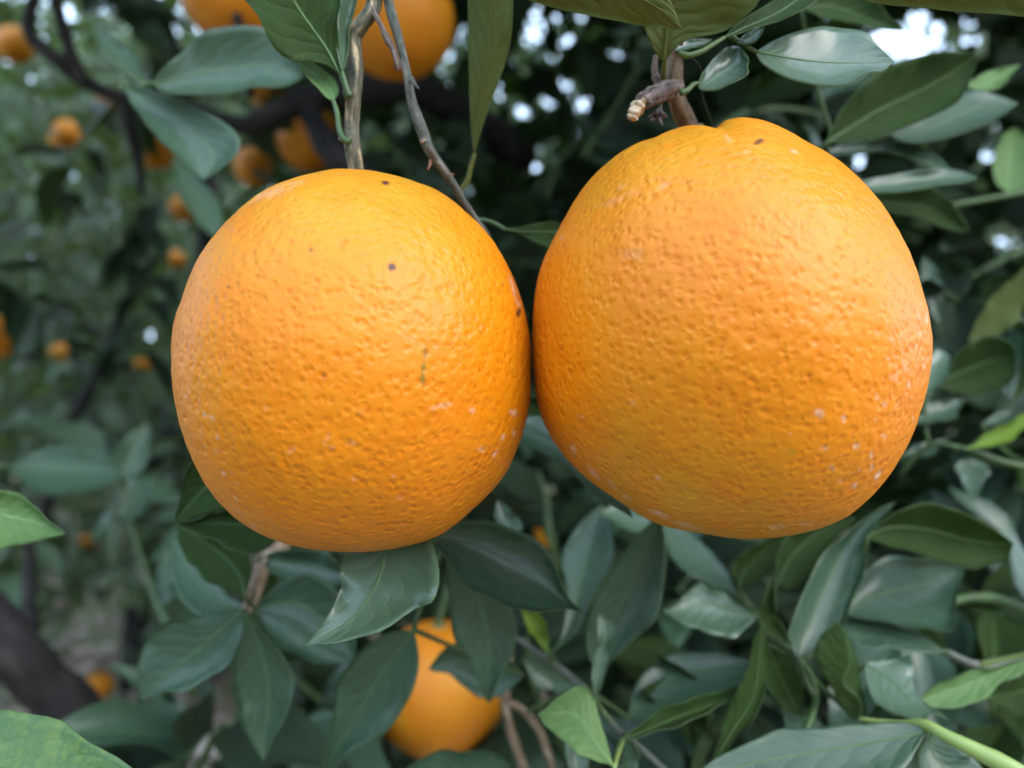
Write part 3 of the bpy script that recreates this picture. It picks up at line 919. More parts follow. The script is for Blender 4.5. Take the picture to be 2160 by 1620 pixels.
def big_orange(label, outline, D, seed, marks, greens, yellows, stem_px, furrows, NU=560, NV=300):
    rng = np.random.default_rng(seed)
    o = np.array(outline, dtype=float)
    cx, cy = (o[:, 0].min() + o[:, 0].max()) / 2, (o[:, 1].min() + o[:, 1].max()) / 2
    rays = np.stack([(o[:, 0] - 1080) / FPX, np.ones(len(o)), (810 - o[:, 1]) / FPX], 1)
    rays /= np.linalg.norm(rays, axis=1)[:, None]
    ax = np.array([(cx - 1080) / FPX, 1, (810 - cy) / FPX]); ax /= np.linalg.norm(ax)
    ex = np.array([1.0, 0, 0]) - ax * ax[0]; ex /= np.linalg.norm(ex)
    ez = np.cross(ex, ax)
    a_, c_ = rays @ ex, rays @ ez
    th = np.arctan2(c_, a_); al = np.arccos(rays @ ax)
    od = np.argsort(th)
    th, rad = th[od], D * np.sin(al[od])
    tq = np.linspace(-math.pi, math.pi, 721)
    rq = np.interp(tq, np.concatenate([th - 2 * math.pi, th, th + 2 * math.pi]), np.tile(rad, 3))
    ker = np.hanning(27); ker /= ker.sum()
    rq = np.convolve(np.concatenate([rq[-21:-1], rq, rq[1:21]]), ker, 'same')[20:-20]
    ravg = rq.mean()
    C = np.array([0, 0, H]) + ax * D
    # sphere directions, poles on the stalk axis (local x right, y away, z up)
    u = np.linspace(0, 2 * math.pi, NU, endpoint=False)
    v = (np.arange(NV) + 0.5) / NV * math.pi
    uu, vv = np.meshgrid(u, v)
    n = np.stack([np.sin(vv) * np.cos(uu), np.sin(vv) * np.sin(uu), np.cos(vv)], -1).reshape(-1, 3)
    n = np.vstack([n, [[0, 0, 1.0], [0, 0, -1.0]]])
    sx, sy = stem_px
    sr = np.array([(sx - cx), 0, (cy - sy)]) / FPX * D
    sdir = np.array([sr[0], 0.010, sr[2]]); sdir /= np.linalg.norm(sdir)
    Rm = np.array(Vector((0, 0, 1)).rotation_difference(Vector(sdir)).to_matrix())
    n = n @ Rm.T
    t_ = np.arctan2(n[:, 2], n[:, 0])
    rt = np.interp(t_, tq, rq)
    lx, ly, lz = n[:, 0] * rt, n[:, 1] * ravg, n[:, 2] * rt
    pts = C + np.outer(lx, ex) + np.outer(ly, ax) + np.outer(lz, ez)
    nrm = np.outer(n[:, 0], ex) + np.outer(n[:, 1], ax) + np.outer(n[:, 2], ez)
    # stalk dimple and the furrows that run from it
    ca = np.clip(n @ sdir, -1, 1)
    rho = np.arccos(ca)
    e1 = np.cross(sdir, [0, 1.0, 0]); e1 /= np.linalg.norm(e1)
    e2 = np.cross(sdir, e1)
    phi = np.arctan2(n @ e2, n @ e1)
    disp = -0.0016 * np.exp(-(rho / 0.10) ** 2)
    for f_phi, f_w, f_amp, f_len in furrows:
        dphi = (phi - f_phi + math.pi) % (2 * math.pi) - math.pi
        across = np.abs(np.sin(dphi)) * np.sin(rho)
        across[np.abs(dphi) > 1.5] = 9
        disp -= f_amp * np.exp(-(across / f_w) ** 2) * np.exp(-(rho / f_len) ** 2) * (1 - np.exp(-(rho / 0.05) ** 2))
    # pores
    npit = 3800
    i_ = np.arange(npit) + 0.5
    zz = 1 - 2 * i_ / npit
    ph = i_ * math.pi * (3 - math.sqrt(5))
    pit = np.stack([np.sqrt(1 - zz * zz) * np.cos(ph), np.sqrt(1 - zz * zz) * np.sin(ph), zz], 1)
    pit += rng.normal(0, 0.013, pit.shape)
    pit /= np.linalg.norm(pit, axis=1)[:, None]
    kd = kdtree.KDTree(npit)
    for k in range(npit): kd.insert(pit[k], k)
    kd.balance()
    sig = rng.uniform(0.010, 0.017, npit)
    dep = rng.gamma(2.0, 0.5, npit) * 0.00007
    near = np.zeros(len(n)); pm = np.zeros(len(n))
    nl = n.tolist()
    for k in range(len(nl)):
        for (co, idx, dist) in kd.find_n(nl[k], 2):
            gsn = math.exp(-(dist / sig[idx]) ** 2)
            near[k] -= dep[idx] * gsn
            pm[k] += gsn * dep[idx]
    q = n * 0.042
    lump = waves(q, 0.0045, 36, rng) * 0.000035 + waves(q, 0.020, 20, rng) * 0.00012
    fade = 0.75 + 0.25 * np.tanh(waves(q, 0.03, 10, rng))
    pts = pts + nrm * (disp + (near + lump) * fade)[:, None]
    # faces
    F = []
    for i in range(NV - 1):
        r0, r1 = i * NU, (i + 1) * NU
        for j in range(NU):
            k = (j + 1) % NU
            F.append((r0 + j, r1 + j, r1 + k, r0 + k))
    top, bot = NU * NV, NU * NV + 1
    for j in range(NU):
        k = (j + 1) % NU
        F.append((top, j, k))
        F.append((bot, (NV - 1) * NU + k, (NV - 1) * NU + j))
    ob = mesh_obj('orange', pts, F, M['peel'], None, origin=C)
    tag(ob, label, 'orange', 'pair of ripe oranges hanging side by side')
    # natural skin marks, stored on the skin itself
    ppx, ppy = px_of(pts)
    front = (n[:, 1] < 0.25).astype(float)
    colr = np.zeros((len(n), 4), dtype=np.float32); colr[:, 3] = 1
    jit = waves(q, 0.003, 24, rng) * 0.25 + waves(q, 0.0011, 24, rng) * 0.2
    for (mx, my, rx, ry, rot, ch, amt) in marks:
        if ch == 2: rx, ry = rx * 1.2, ry * 1.2
        c0, s0 = math.cos(R(rot)), math.sin(R(rot))
        dx, dy = ppx - mx, ppy - my
        a = (dx * c0 + dy * s0) / rx; b = (-dx * s0 + dy * c0) / ry
        rr_ = np.sqrt(a * a + b * b) + (jit if ch == 1 else jit * 0.3)
        mk = np.clip((1.25 - rr_) / (0.8 if ch == 1 else 0.5), 0, 1) * amt * (0.75 if ch == 1 else 1.0) * front
        colr[:, ch] = np.maximum(colr[:, ch], mk)
    # scattered flecks of residue
    for (gx_, gy_, gr_, cnt, sz) in [m_ for m_ in greens if len(m_) == 5]:
        pass
    for gdef in greens:
        mx, my, rx, ry, amt = gdef
        e = np.exp(-((ppx - mx) / rx) ** 2 - ((ppy - my) / ry) ** 2) * amt
        colr[:, 0] = np.clip(colr[:, 0] + 0.7 * e * (0.75 + 0.8 * jit), 0, 1)
    pc = np.zeros((len(n), 4), dtype=np.float32); pc[:, 3] = 1
    pc[:, 0] = np.clip(pm / 0.00030 * 0.5, 0, 0.6)
    for mx, my, rx, ry, amt in yellows:
        pc[:, 1] = np.clip(pc[:, 1] + np.exp(-((ppx - mx) / rx) ** 2 - ((ppy - my) / ry) ** 2) * 0.65 * amt * (0.9 + 0.35 * waves(q, 0.012, 16, rng)), 0, 1)
    for nm, arr in (('skin', colr), ('pits', pc)):
        at = ob.data.attributes.new(nm, 'FLOAT_COLOR', 'POINT')
        at.data.foreach_set('color', arr.ravel())
    return ob, C, sdir, ex, ax, ez, ravg


marksL = [(826, 564, 7, 7, 0, 2, 1.0), (813, 386, 7, 4, 10, 2, 0.95), (684, 791, 6, 4, -35, 2, 0.55), (1094, 659, 4, 8, 0, 2, 0.9), (656, 527, 4, 3, 0, 2, 0.6), (482, 606, 3, 3, 0, 2, 0.6),
          (1012, 700, 3, 3, 0, 2, 0.6), (976, 546, 3, 3, 0, 2, 0.5), (768, 536, 3, 3, 0, 2, 0.35), (1060, 600, 2, 3, 0, 2, 0.5), (608, 724, 3, 3, 0, 2, 0.4), (510, 875, 2, 2, 0, 2, 0.4),
          (1080, 785, 2, 2, 0, 2, 0.5), (880, 545, 3, 3, 0, 2, 0.25), (905, 388, 3, 2, 0, 2, 0.5),
          (897, 748, 5, 10, 0, 0, 1.0), (893, 775, 5, 11, 10, 0, 0.9), (891, 800, 5, 11, 0, 0, 1.0), (898, 745, 4, 9, 0, 2, 0.36), (893, 775, 4, 12, 10, 2, 0.28), (891, 803, 4, 10, 0, 2, 0.34), (904, 720, 3, 6, 0, 2, 0.2),
          (926, 858, 22, 6, -12, 1, 0.7), (997, 865, 6, 5, 0, 1, 0.6), (1083, 871, 7, 7, 20, 1, 0.95), (1084, 914, 4, 6, 0, 1, 0.8), (1062, 922, 4, 8, 30, 1, 0.8), (1045, 957, 4, 9, 35, 1, 0.8), (1014, 948, 10, 4, 20, 1, 0.6),
          (1084, 610, 5, 22, -20, 1, 0.65), (1094, 640, 5, 12, -15, 1, 0.55), (870, 712, 18, 4, -5, 1, 0.28), (1015, 690, 8, 5, 0, 1, 0.3),
          (446, 880, 7, 4, 30, 1, 0.65), (458, 923, 5, 4, 0, 1, 0.9), (432, 874, 3, 3, 0, 1, 0.7), (471, 998, 4, 4, 0, 1, 0.8), (478, 1035, 4, 3, 0, 1, 0.6), (497, 1053, 3, 3, 0, 1, 0.7), (461, 950, 6, 4, 0, 1, 0.4), (416, 862, 3, 3, 0, 1, 0.5),
          (690, 925, 12, 4, -60, 1, 0.35), (745, 935, 12, 6, 0, 1, 0.35), (610, 953, 9, 4, -30, 1, 0.35), (700, 945, 6, 4, 0, 1, 0.35), (640, 1000, 6, 4, 0, 1, 0.3), (745, 1010, 5, 4, 0, 1, 0.4), (845, 1050, 7, 4, 0, 1, 0.3), (830, 1005, 5, 3, 0, 1, 0.35), (535, 1110, 14, 5, 35, 1, 0.4), (505, 1080, 12, 4, 40, 1, 0.3),
          (570, 408, 45, 9, -18, 1, 0.42), (620, 388, 22, 5, -10, 1, 0.3), (760, 870, 8, 4, 0, 1, 0.2), (560, 860, 6, 4, 0, 1, 0.2)]
marksR = [(1600, 299, 9, 4, -22, 2, 0.9), (1808, 420, 2, 3, 0, 2, 0.5), (1800, 922, 3, 3, 0, 2, 0.5), (1183, 735, 3, 3, 0, 2, 0.5), (1738, 838, 3, 3, 0, 2, 0.3), (1642, 766, 3, 3, 0, 2, 0.35), (1458, 382, 3, 3, 0, 2, 0.3),
          (1672, 952, 7, 5, 0, 0, 0.6),
          (1725, 870, 14, 8, 5, 1, 0.85), (1779, 885, 7, 8, 0, 1, 0.65), (1852, 838, 4, 5, 0, 1, 0.8), (1864, 853, 5, 4, 0, 1, 0.75), (1806, 941, 8, 7, 10, 1, 0.8), (1864, 920, 7, 5, 30, 1, 0.8), (1838, 960, 4, 10, 0, 1, 0.75), (1840, 985, 4, 8, 0, 1, 0.7), (1850, 1005, 5, 11, 30, 1, 1.0), (1802, 1025, 8, 6, 40, 1, 0.9), (1741, 945, 9, 5, 0, 1, 0.5), (1754, 988, 7, 5, 40, 1, 0.5), (1772, 1015, 5, 4, 0, 1, 0.4), (1935, 735, 4, 6, 0, 1, 0.6), (1911, 777, 6, 8, 0, 1, 0.55), (1887, 795, 7, 8, 0, 1, 0.45), (1917, 812, 3, 8, 0, 1, 0.7), (1933, 772, 3, 4, 0, 1, 0.8), (1949, 770, 3, 8, 0, 1, 0.7), (1940, 705, 3, 6, 0, 1, 0.5), (1954, 672, 3, 10, 0, 1, 0.8), (1926, 885, 3, 8, 0, 1, 0.5), (1890, 860, 4, 4, 0, 1, 0.5), (1665, 915, 8, 4, 20, 1, 0.4), (1680, 920, 6, 3, 0, 1, 0.35), (1812, 990, 3, 4, 0, 1, 0.6),
          (1210, 948, 10, 5, 55, 1, 0.7), (1250, 995, 14, 5, 45, 1, 0.75), (1262, 1010, 8, 4, 40, 1, 0.5), (1385, 1080, 13, 7, 20, 1, 1.0), (1400, 1090, 12, 5, 20, 1, 0.7), (1440, 1105, 22, 6, 12, 1, 0.6), (1322, 1048, 12, 5, 35, 1, 0.5), (1290, 1020, 14, 6, 40, 1, 0.35), (1388, 1007, 4, 4, 0, 1, 0.6), (1640, 1110, 18, 6, -5, 1, 0.7), (1700, 1103, 12, 5, -15, 1, 0.5), (1470, 1115, 15, 5, 8, 1, 0.45), (1335, 848, 5, 5, 0, 1, 0.3), (1225, 880, 8, 4, -10, 1, 0.3),
          (1186, 503, 4, 4, 0, 1, 0.8), (1300, 420, 40, 8, -20, 1, 0.20), (1335, 535, 26, 16, 10, 1, 0.18), (1395, 395, 16, 6, -30, 1, 0.22), (1535, 292, 10, 6, 30, 1, 0.3), (1675, 320, 8, 4, 0, 1, 0.5), (1575, 320, 6, 4, 0, 1, 0.3), (1310, 395, 10, 4, -30, 1, 0.3)]
# a sprinkling of fine residue flecks on the sides the drip ran down
rf = random.Random(77)
for _ in range(22):
    a = rf.uniform(-0.15, 0.95)
    rr_ = rf.uniform(0.80, 0.985)
    marksR.append((1541 + 415 * rr_ * math.cos(a), 693 + 440 * rr_ * math.sin(a), rf.uniform(1.5, 3.2), rf.uniform(1.5, 4), rf.uniform(0, 90), 1, rf.uniform(0.35, 0.8)))
for _ in range(26):
    a = rf.uniform(2.3, 3.0)
    rr_ = rf.uniform(0.82, 0.98)
    marksL.append((741 + 378 * rr_ * math.cos(a), 760 + 403 * rr_ * math.sin(a), rf.uniform(1.5, 3), rf.uniform(1.5, 3), 0, 1, rf.uniform(0.3, 0.6)))

OL = big_orange('smaller orange, a dark round speck on its upper half, hanging from the furrowed grey stalk', OUT_L, 0.1745, 41, marksL,
                [(870, 385, 120, 36, 0.50), (940, 430, 80, 50, 0.30), (760, 365, 110, 18, 0.35), (900, 470, 110, 60, 0.14), (620, 1155, 160, 20, 0.12), (880, 1155, 140, 18, 0.15)],
                [(760, 400, 260, 110, 0.55), (560, 480, 150, 140, 0.35), (950, 480, 110, 120, 0.35), (740, 1140, 320, 40, 0.15)],
                (752, 362), [(0.6, 0.06, 0.0007, 0.5), (2.2, 0.06, 0.0007, 0.5), (-1.0, 0.05, 0.0005, 0.5), (-2.4, 0.05, 0.0006, 0.5)])
OR_ = big_orange('larger orange with pale flecked skin and a notch beside its brown stalk', OUT_R, 0.1775, 42, marksR,
                 [(1530, 285, 110, 32, 0.35), (1330, 330, 120, 40, 0.30), (1250, 420, 60, 70, 0.18), (1520, 1120, 260, 40, 0.45), (1330, 1050, 90, 60, 0.25), (1180, 880, 40, 110, 0.10)],
                 [(1430, 330, 220, 110, 0.50), (1220, 560, 90, 200, 0.35), (1480, 1040, 260, 110, 0.55), (1300, 940, 120, 120, 0.35), (1560, 280, 160, 40, 0.3)],
                 (1448, 262), [(1.80, 0.055, 0.0050, 0.50), (1.2, 0.06, 0.0014, 0.45), (0.9, 0.05, 0.0009, 0.4), (0.1, 0.05, 0.0012, 0.5), (-2.0, 0.05, 0.0008, 0.5)])


def calyx(parent, at, up, r, mat='calyx'):
    """five-lobed green button where the stalk meets the fruit"""
    up = Vector(up).normalized()
    a = up.orthogonal().normalized(); b = up.cross(a)
    V, F = [], []
    K = 30
    for ring, (rr_, hh) in enumerate(((0.25, 0.32), (0.55, 0.30), (0.95, 0.10), (1.0, -0.08))):
        for k in range(K):
            an = 2 * math.pi * k / K
            lob = 1 + (0.28 * math.cos(5 * an) if ring >= 1 else 0)
            V.append(Vector(at) + (a * math.cos(an) + b * math.sin(an)) * r * rr_ * lob + up * r * hh)
    for ring in range(3):
        for k in range(K):
            j = (k + 1) % K
            F.append((ring * K + k, (ring + 1) * K + k, (ring + 1) * K + j, ring * K + j))
    F.append(tuple(range(K)))
    F.append(tuple(3 * K + k for k in range(K))[::-1])
    return mesh_obj('calyx', V, F, M[mat], parent, origin=at)


for (ob, C, sdir, ex, ax, ez, rv), (sx, sy, sd) in ((OL, (752, 374, .180)), (OR_, (1450, 276, .184))):
    upv = ex * sdir[0] + ax * sdir[1] + ez * sdir[2]
    calyx(ob, P(sx, sy, sd), upv, 0.0032)


# ---- fruit farther off ------------------------------------------------------------
def far_orange(label, x, y, d, dia_px, group='oranges ripening farther back', squash=0.97):
    r = dia_px / 2 / FPX * d
    c = P(x, y, d)
    V, F = [], []
    NU, NV = 40, 26
    for i in range(NV + 1):
        v = math.pi * i / NV
        for j in range(NU):
            u = 2 * math.pi * j / NU
            rr_ = r * (1 + 0.012 * math.sin(3 * u + x) * math.sin(v) - 0.07 * math.exp(-(v / 0.16) ** 2))
            V.append((c.x + rr_ * math.sin(v) * math.cos(u), c.y + rr_ * math.sin(v) * math.sin(u), c.z + rr_ * squash * math.cos(v)))
    for i in range(NV):
        for j in range(NU):
            k = (j + 1) % NU
            F.append((i * NU + j, (i + 1) * NU + j, (i + 1) * NU + k, i * NU + k))
    o = mesh_obj('orange', V, F, M['peel_far'], None, origin=c)
    tag(o, label, 'orange', group)
    calyx(o, c + Vector((0, 0, r * squash * 0.94)), (0, 0, 1), r * 0.12)
    tube('stalk', [c + Vector((0, 0, r * 0.93)), c + Vector((0.004, 0.002, r * 1.3)), c + Vector((0.01, 0.006, r * 1.75))], [0.0022, 0.002, 0.0025], M['stem_green'], o, 8, 0.05)
    return o




for row in FRUIT:
    far_orange(*row)

# ---- stalk of the smaller orange, with its leaves ------------------------------------------------------------
st = empty('fruit_stalk', P(800, -90, .172))
tag(st, 'furrowed grey stalk with a curled green leaf above the smaller orange', 'stalk', 'fruit stalks')
ptube('stem', [(805, -120, .168, 14), (790, 0, .172, 14), (781, 28, .172, 16), (760, 54, .173, 17), (746, 78, .174, 18), (747, 115, .174, 17), (748, 161, .174, 17), (746, 205, .174, 18), (743, 258, .175, 15), (744, 301, .175, 15), (750, 344, .176, 17), (753, 380, .177, 18)], M['bark'], st, 18, 0.055, 2)
ptube('side_twig', [(784, 15, .171, 8), (790, 28, .171, 8), (799, 45, .170, 5), (812, 72, .170, 5), (820, 88, .170, 8), (829, 104, .170, 7), (836, 128, .170, 6), (840, 148, .171, 8)], M['bark_mauve'], st, 10, 0.10, 4)
ptube('bud', [(726, 295, .174, 7), (718, 294, .174, 4), (713, 292, .174, 1.5)], M['bark_brown'], st, 8, 0.1, 5)
ptube('bud', [(735, 205, .172, 8), (729, 196, .171, 6), (725, 188, .171, 3)], M['stem_green'], st, 8, 0.05, 6)
leaf(st, .166, (719, 160), (520, -190), [(700, 142), (662, 131, -1), (628, 137, -3), (592, 120, -5), (561, 57, -6), (514, -3, -5), (492, -90)],
     [(714, 112), (713, 46), (718, 0), (690, -90), (610, -150)], [(690, 105, 2), (655, 55, 2), (622, 6, 2), (575, -80, 1)], tau=-8, sig=8, mat='mid', pet=[(728, 182), (737, 204)], wave=0.4, sharp=1.8)
leaf(st, .172, (722, 152), (748, -90), [(711, 98), (712, 46), (722, -10)], [(731, 118), (739, 53), (752, -4)], tau=10, sig=30, mat='pale', pet=[(730, 182), (738, 204)], wave=0.2)
leaf(st, .172, (703, 211), (612, 108), [(690, 206, 1), (664, 180, 1), (636, 146)], [(712, 196, -1), (709, 174, -1), (686, 150), (648, 124)], tau=25, mat='young', cup=1.0, pet=[(711, 238), (715, 270), (724, 292), (738, 300)], wave=0.2,
     label='small pale green young leaf')

# ---- bare slim twig with the long hanging leaf ------------------------------------------------------------
tw = empty('slim_twig', P(815, -60, .172))
tag(tw, 'bare dark slim twig slanting down behind the smaller orange, with one long olive leaf', 'twig', 'fruit stalks')
ptube('stem', [(800, -110, .168, 11), (819, 0, .172, 11), (830, 43, .172, 10.5), (844, 92, .173, 10), (859, 158, .174, 10.5), (867, 207, .175, 9.5), (882, 253, .176, 8.5), (895, 288, .177, 10), (899, 302, .177, 12), (911, 325, .178, 10), (933, 356, .180, 8.5), (962, 399, .184, 9), (979, 430, .188, 9), (1000, 462, .192, 8), (1030, 500, .198, 7)], M['bark_grey'], tw, 14, 0.02, 8)
ptube('thorn', [(868, 165, .173, 5), (876, 178, .172, 4), (884, 188, .172, 1.5)], M['bark_grey'], tw, 8, 0.1, 9)
ptube('thorn', [(908, 338, .178, 4), (907, 348, .177, 3), (902, 359, .177, 1.5)], M['thorn'], tw, 8, 0.1, 9)
ptube('thorn', [(940, 363, .181, 2.5), (949, 367, .180, 1.8), (959, 368, .180, 0.8)], M['thorn'], tw, 8, 0.1, 9)
ptube('bud', [(893, 296, .176, 7), (890, 298, .174, 6), (889, 300, .173, 3)], M['bark_brown'], tw, 8, 0.1, 9)
ptube('side_twig', [(901, 305, .177, 6), (914, 322, .176, 6), (922, 338, .176, 3)], M['bark_mauve'], tw, 8, 0.1, 9)
leaf(tw, .178, (1001, 324), (1040, -170), [(995, 301), (991, 230), (988, 115), (987, 0), (998, -90)], [(1011, 293), (1031, 230), (1052, 172), (1075, 100), (1082, 29), (1081, -20), (1066, -100)],
     tau=-22, sig=-14, mat='olive', side=-1, cup=-0.6, pet=[(992, 356), (985, 384), (968, 404), (962, 402)], wave=0.25, sharp=2.0)
leaf(tw, .196, (1066, 484), (1240, 528), [(1100, 477, -3), (1180, 470, -3)], [(1104, 499, 3), (1150, 522, 4), (1200, 538, 4)], [(1110, 489, 0), (1180, 492, 0)], tau=20, mat='mid', pet=[(1040, 470), (1015, 464), (1004, 468)], wave=0.2)

# ---- stalk of the larger orange, with stub and leaves ------------------------------------------------------------
s3 = empty('fruit_stalk', P(1440, -40, .172))
tag(s3, 'brown stalk with a broken pale-ended stub and folded leaves above the larger orange', 'stalk', 'fruit stalks')
ptube('stem', [(1450, -60, .168, 13), (1432, 40, .171, 13), (1425, 110, .174, 14), (1423, 148, .175, 14), (1423, 173, .176, 15), (1426, 195, .176, 18), (1431, 221, .177, 20), (1442, 247, .179, 20), (1456, 280, .182, 21)], M['bark_brown'], s3, 18, 0.05, 12)
ptube('stub', [(1425, 188, .176, 18), (1412, 188, .173, 19), (1388, 199, .171, 20), (1364, 210, .169, 19), (1354, 217, .168, 17)], M['bark_mauve'], s3, 18, 0.15, 13)
ptube('broken_end', [(1356, 216, .1685, 13), (1346, 226, .168, 13.5), (1339, 237, .1675, 14), (1335, 246, .1675, 13), (1333, 251, .1675, 10)], M['cut'], s3, 18, 0.22, 14)
ptube('side_twig', [(1384, 118, .174, 6), (1381, 145, .174, 8), (1385, 165, .174, 9), (1396, 180, .174, 10)], M['bark_mauve'], s3, 10, 0.12, 15)
ptube('bud', [(1412, 188, .172, 6), (1412, 183, .171, 5), (1410, 178, .171, 2)], M['stem_young'], s3, 8, 0.05, 16)
rr = random.Random(4)
for k in range(7):
    a = -0.5 + k * 0.75 + rr.uniform(-.2, .2)
    x1, y1 = 1388 + 20 * math.cos(a), 246 + 20 * abs(math.sin(a)) * (1 if k % 3 else -0.4)
    ptube('dried_petal', [(1392, 228, .1725, 3.5), ((1390 + x1) / 2 + rr.uniform(-4, 4), (236 + y1) / 2, .172 + rr.uniform(-.002, .001), 5.5), (x1, y1, .172 + rr.uniform(-.002, .002), 2)], M['dry'], s3, 6, 0.25, 20 + k)
ptube('dried_stalk', [(1398, 205, .174, 4), (1393, 220, .173, 4), (1392, 230, .1725, 5)], M['stem_grey'], s3, 8, 0.1, 30)
leaf(s3, .160, (1402, 132), (1540, -200), [(1386, 116), (1370, 88), (1359, 45), (1364, -40), (1420, -130)], [(1428, 94), (1470, 78), (1520, 68), (1562, 44), (1602, 0), (1612, -80)],
     [(1404, 88, 1), (1416, 25, 3), (1455, -60, 3)], tau=-30, sig=0, mat='olive', side=-1, pet=[(1400, 150, 4), (1398, 172, 9)], wave=0.5, sharp=1.3)
leaf(s3, .170, (1528, 79), (1800, -80), [(1562, 46), (1618, 8), (1690, -40)], [(1597, 57), (1650, 43), (1690, 24), (1738, -12)], tau=30, mat='mid', pet=[(1505, 93), (1480, 108), (1452, 117), (1432, 112)], wave=0.3, cup=1.0)
leaf(s3, .172, (1424, 107), (1502, 82), [(1438, 88), (1468, 82)], [(1450, 105), (1482, 96)], tau=35, mat='pale', wave=0.1, rib=False, cup=0.4)
leaf(s3, .172, (1594, 109), (1886, 128), [(1629, 86, 4), (1682, 67, 5), (1734, 56, 6), (1787, 58, 5), (1829, 72, 3), (1855, 99, 1)],
     [(1611, 141, -3), (1653, 172, -6), (1699, 190, -8), (1752, 196, -9), (1782, 193, -8), (1805, 176, -6), (1829, 160, -5), (1862, 153, -3)],
     [(1682, 125, 3), (1752, 132, 4), (1838, 132, 2)], tau=12, mat='pale', pet=[(1575, 98), (1555, 86), (1540, 74)], wave=0.5, sharp=1.25)
leaf(s3, .173, (1556, 90), (1613, 54), [(1572, 72), (1595, 60)], [(1585, 92), (1602, 76)], tau=35, mat='pale', wave=0.2, rib=False, cup=0.5)
leaf(s3, .170, (1474, 176), (1580, 128), [(1486, 150, 2), (1512, 117, 3), (1543, 96, 3), (1564, 101, 2)], [(1480, 189, -2), (1510, 194, -4), (1550, 178, -5), (1573, 161, -3), (1573, 142, -1)],
     tau=30, mat='pale', cup=2.0, pet=[(1463, 178), (1450, 190), (1436, 196)], wave=0.4, sharp=1.6)
# fine spider threads beside the stalk
ptube('spider_thread', [(1445, 112, .174, .8), (1478, 142, .176, .7), (1482, 200, .178, .7), (1503, 262, .181, .7)], M['stem_grey'], s3, 5)

# ---- leaves that hang into the top of the picture, close to the lens ------------------------------------------------------------
ov = empty('overhanging_twig', P(1300, -160, .14))
tag(ov, 'twig above the picture with two olive leaf undersides crossing the top edge', 'twig')
ptube('stem', [(980, -200, .15, 10), (1300, -180, .145, 11), (1600, -190, .14, 10), (1900, -150, .14, 8), (2300, -160, .14, 5)], M['stem_green'], ov, 10, 0.05, 3)
leaf(ov, .150, (1070, -12), (1440, 62), [(1150, -70), (1300, -80), (1400, -20)], [(1150, 11), (1230, 32), (1300, 44), (1370, 56)], tau=-35, mat='olive', side=-1, cup=-1, pet=[(1040, -60), (1010, -190)], wave=0.3)
leaf(ov, .150, (1745, -30), (2330, 20), [(1900, -100), (2100, -120), (2240, -70)], [(1825, 3), (1930, 15), (2070, 29), (2180, 36), (2260, 34)], tau=-35, mat='olive', side=-1, cup=-1, pet=[(1730, -70), (1720, -170)], wave=0.3)


# ---- sprigs of blurred leaves -----------------------------------------------------------------
def sprig(label, stems, name='leafy_sprig', cat='sprig', mat='stem_green', group='leafy sprigs around the fruit'):
    x, y, d, r = stems[0][0]
    t = empty(name, P(x, y, d))
    tag(t, label, cat, group)
    paths = []
    for k, s in enumerate(stems):
        mk = mat
        if isinstance(s[-1], str):
            mk, s = s[-1], s[:-1]
        ptube('stem', s, M[mk], t, 10, 0.05, k + 50)
        paths += [Vector(q) for q in crom([list(P(a, b, c)) for a, b, c, e in s], np.linspace(0, 1, 24))]
    ORG[t] = P(x, y, d)
    t_paths[t] = paths
    return t


t_paths = {}


def L(t, *a, **k):
    """leaf on a sprig; a short petiole joins it to the nearest bit of stem"""
    o = leaf(t, *a, **k)
    b = ORG[o]
    q = nearest_on(t_paths[t], b)
    if 0.002 < (q - b).length < 0.055 and not k.get('pet'):
        mid = (q + b) / 2 + Vector((0, 0.002, -0.001))
        tube('petiole', [b, mid, q], [0.0006, 0.0007, 0.0009], M['stem_green' if k.get('mat') != 'young' else 'stem_young'], o, 6, 0.04)
    return o


# top left: two dark leaves
tl = sprig('pair of broad dark teal leaves meeting in front of the crossing black limbs', [[(215, 110, .33, 5), (270, 150, .29, 6), (300, 178, .27, 6), (318, 176, .265, 5)]])
L(tl, .255, (318, 176), (640, 160), [(373, 116), (422, 72), (500, 55), (580, 62), (622, 105)], [(352, 197), (405, 209), (475, 211), (528, 197), (600, 187)], tau=5, mat='dark', cup=3, wave=0.8)
L(tl, .255, (262, 181), (430, 380), [(281, 225), (317, 267), (352, 310), (390, 346)], [(330, 192), (400, 219), (457, 249), (500, 284), (506, 318), (472, 350)], tau=15, sig=-10, mat='dark', cup=2, wave=0.5)
L(tl, .34, (310, 176), (198, 66), [(255, 150), (225, 110)], [(290, 125), (245, 82)], tau=35, mat='dark', cup=1)
L(tl, .50, (362, 325), (456, 505), [(378, 400), (410, 462)], [(432, 390), (468, 445)], tau=45, mat='pale', cup=2)

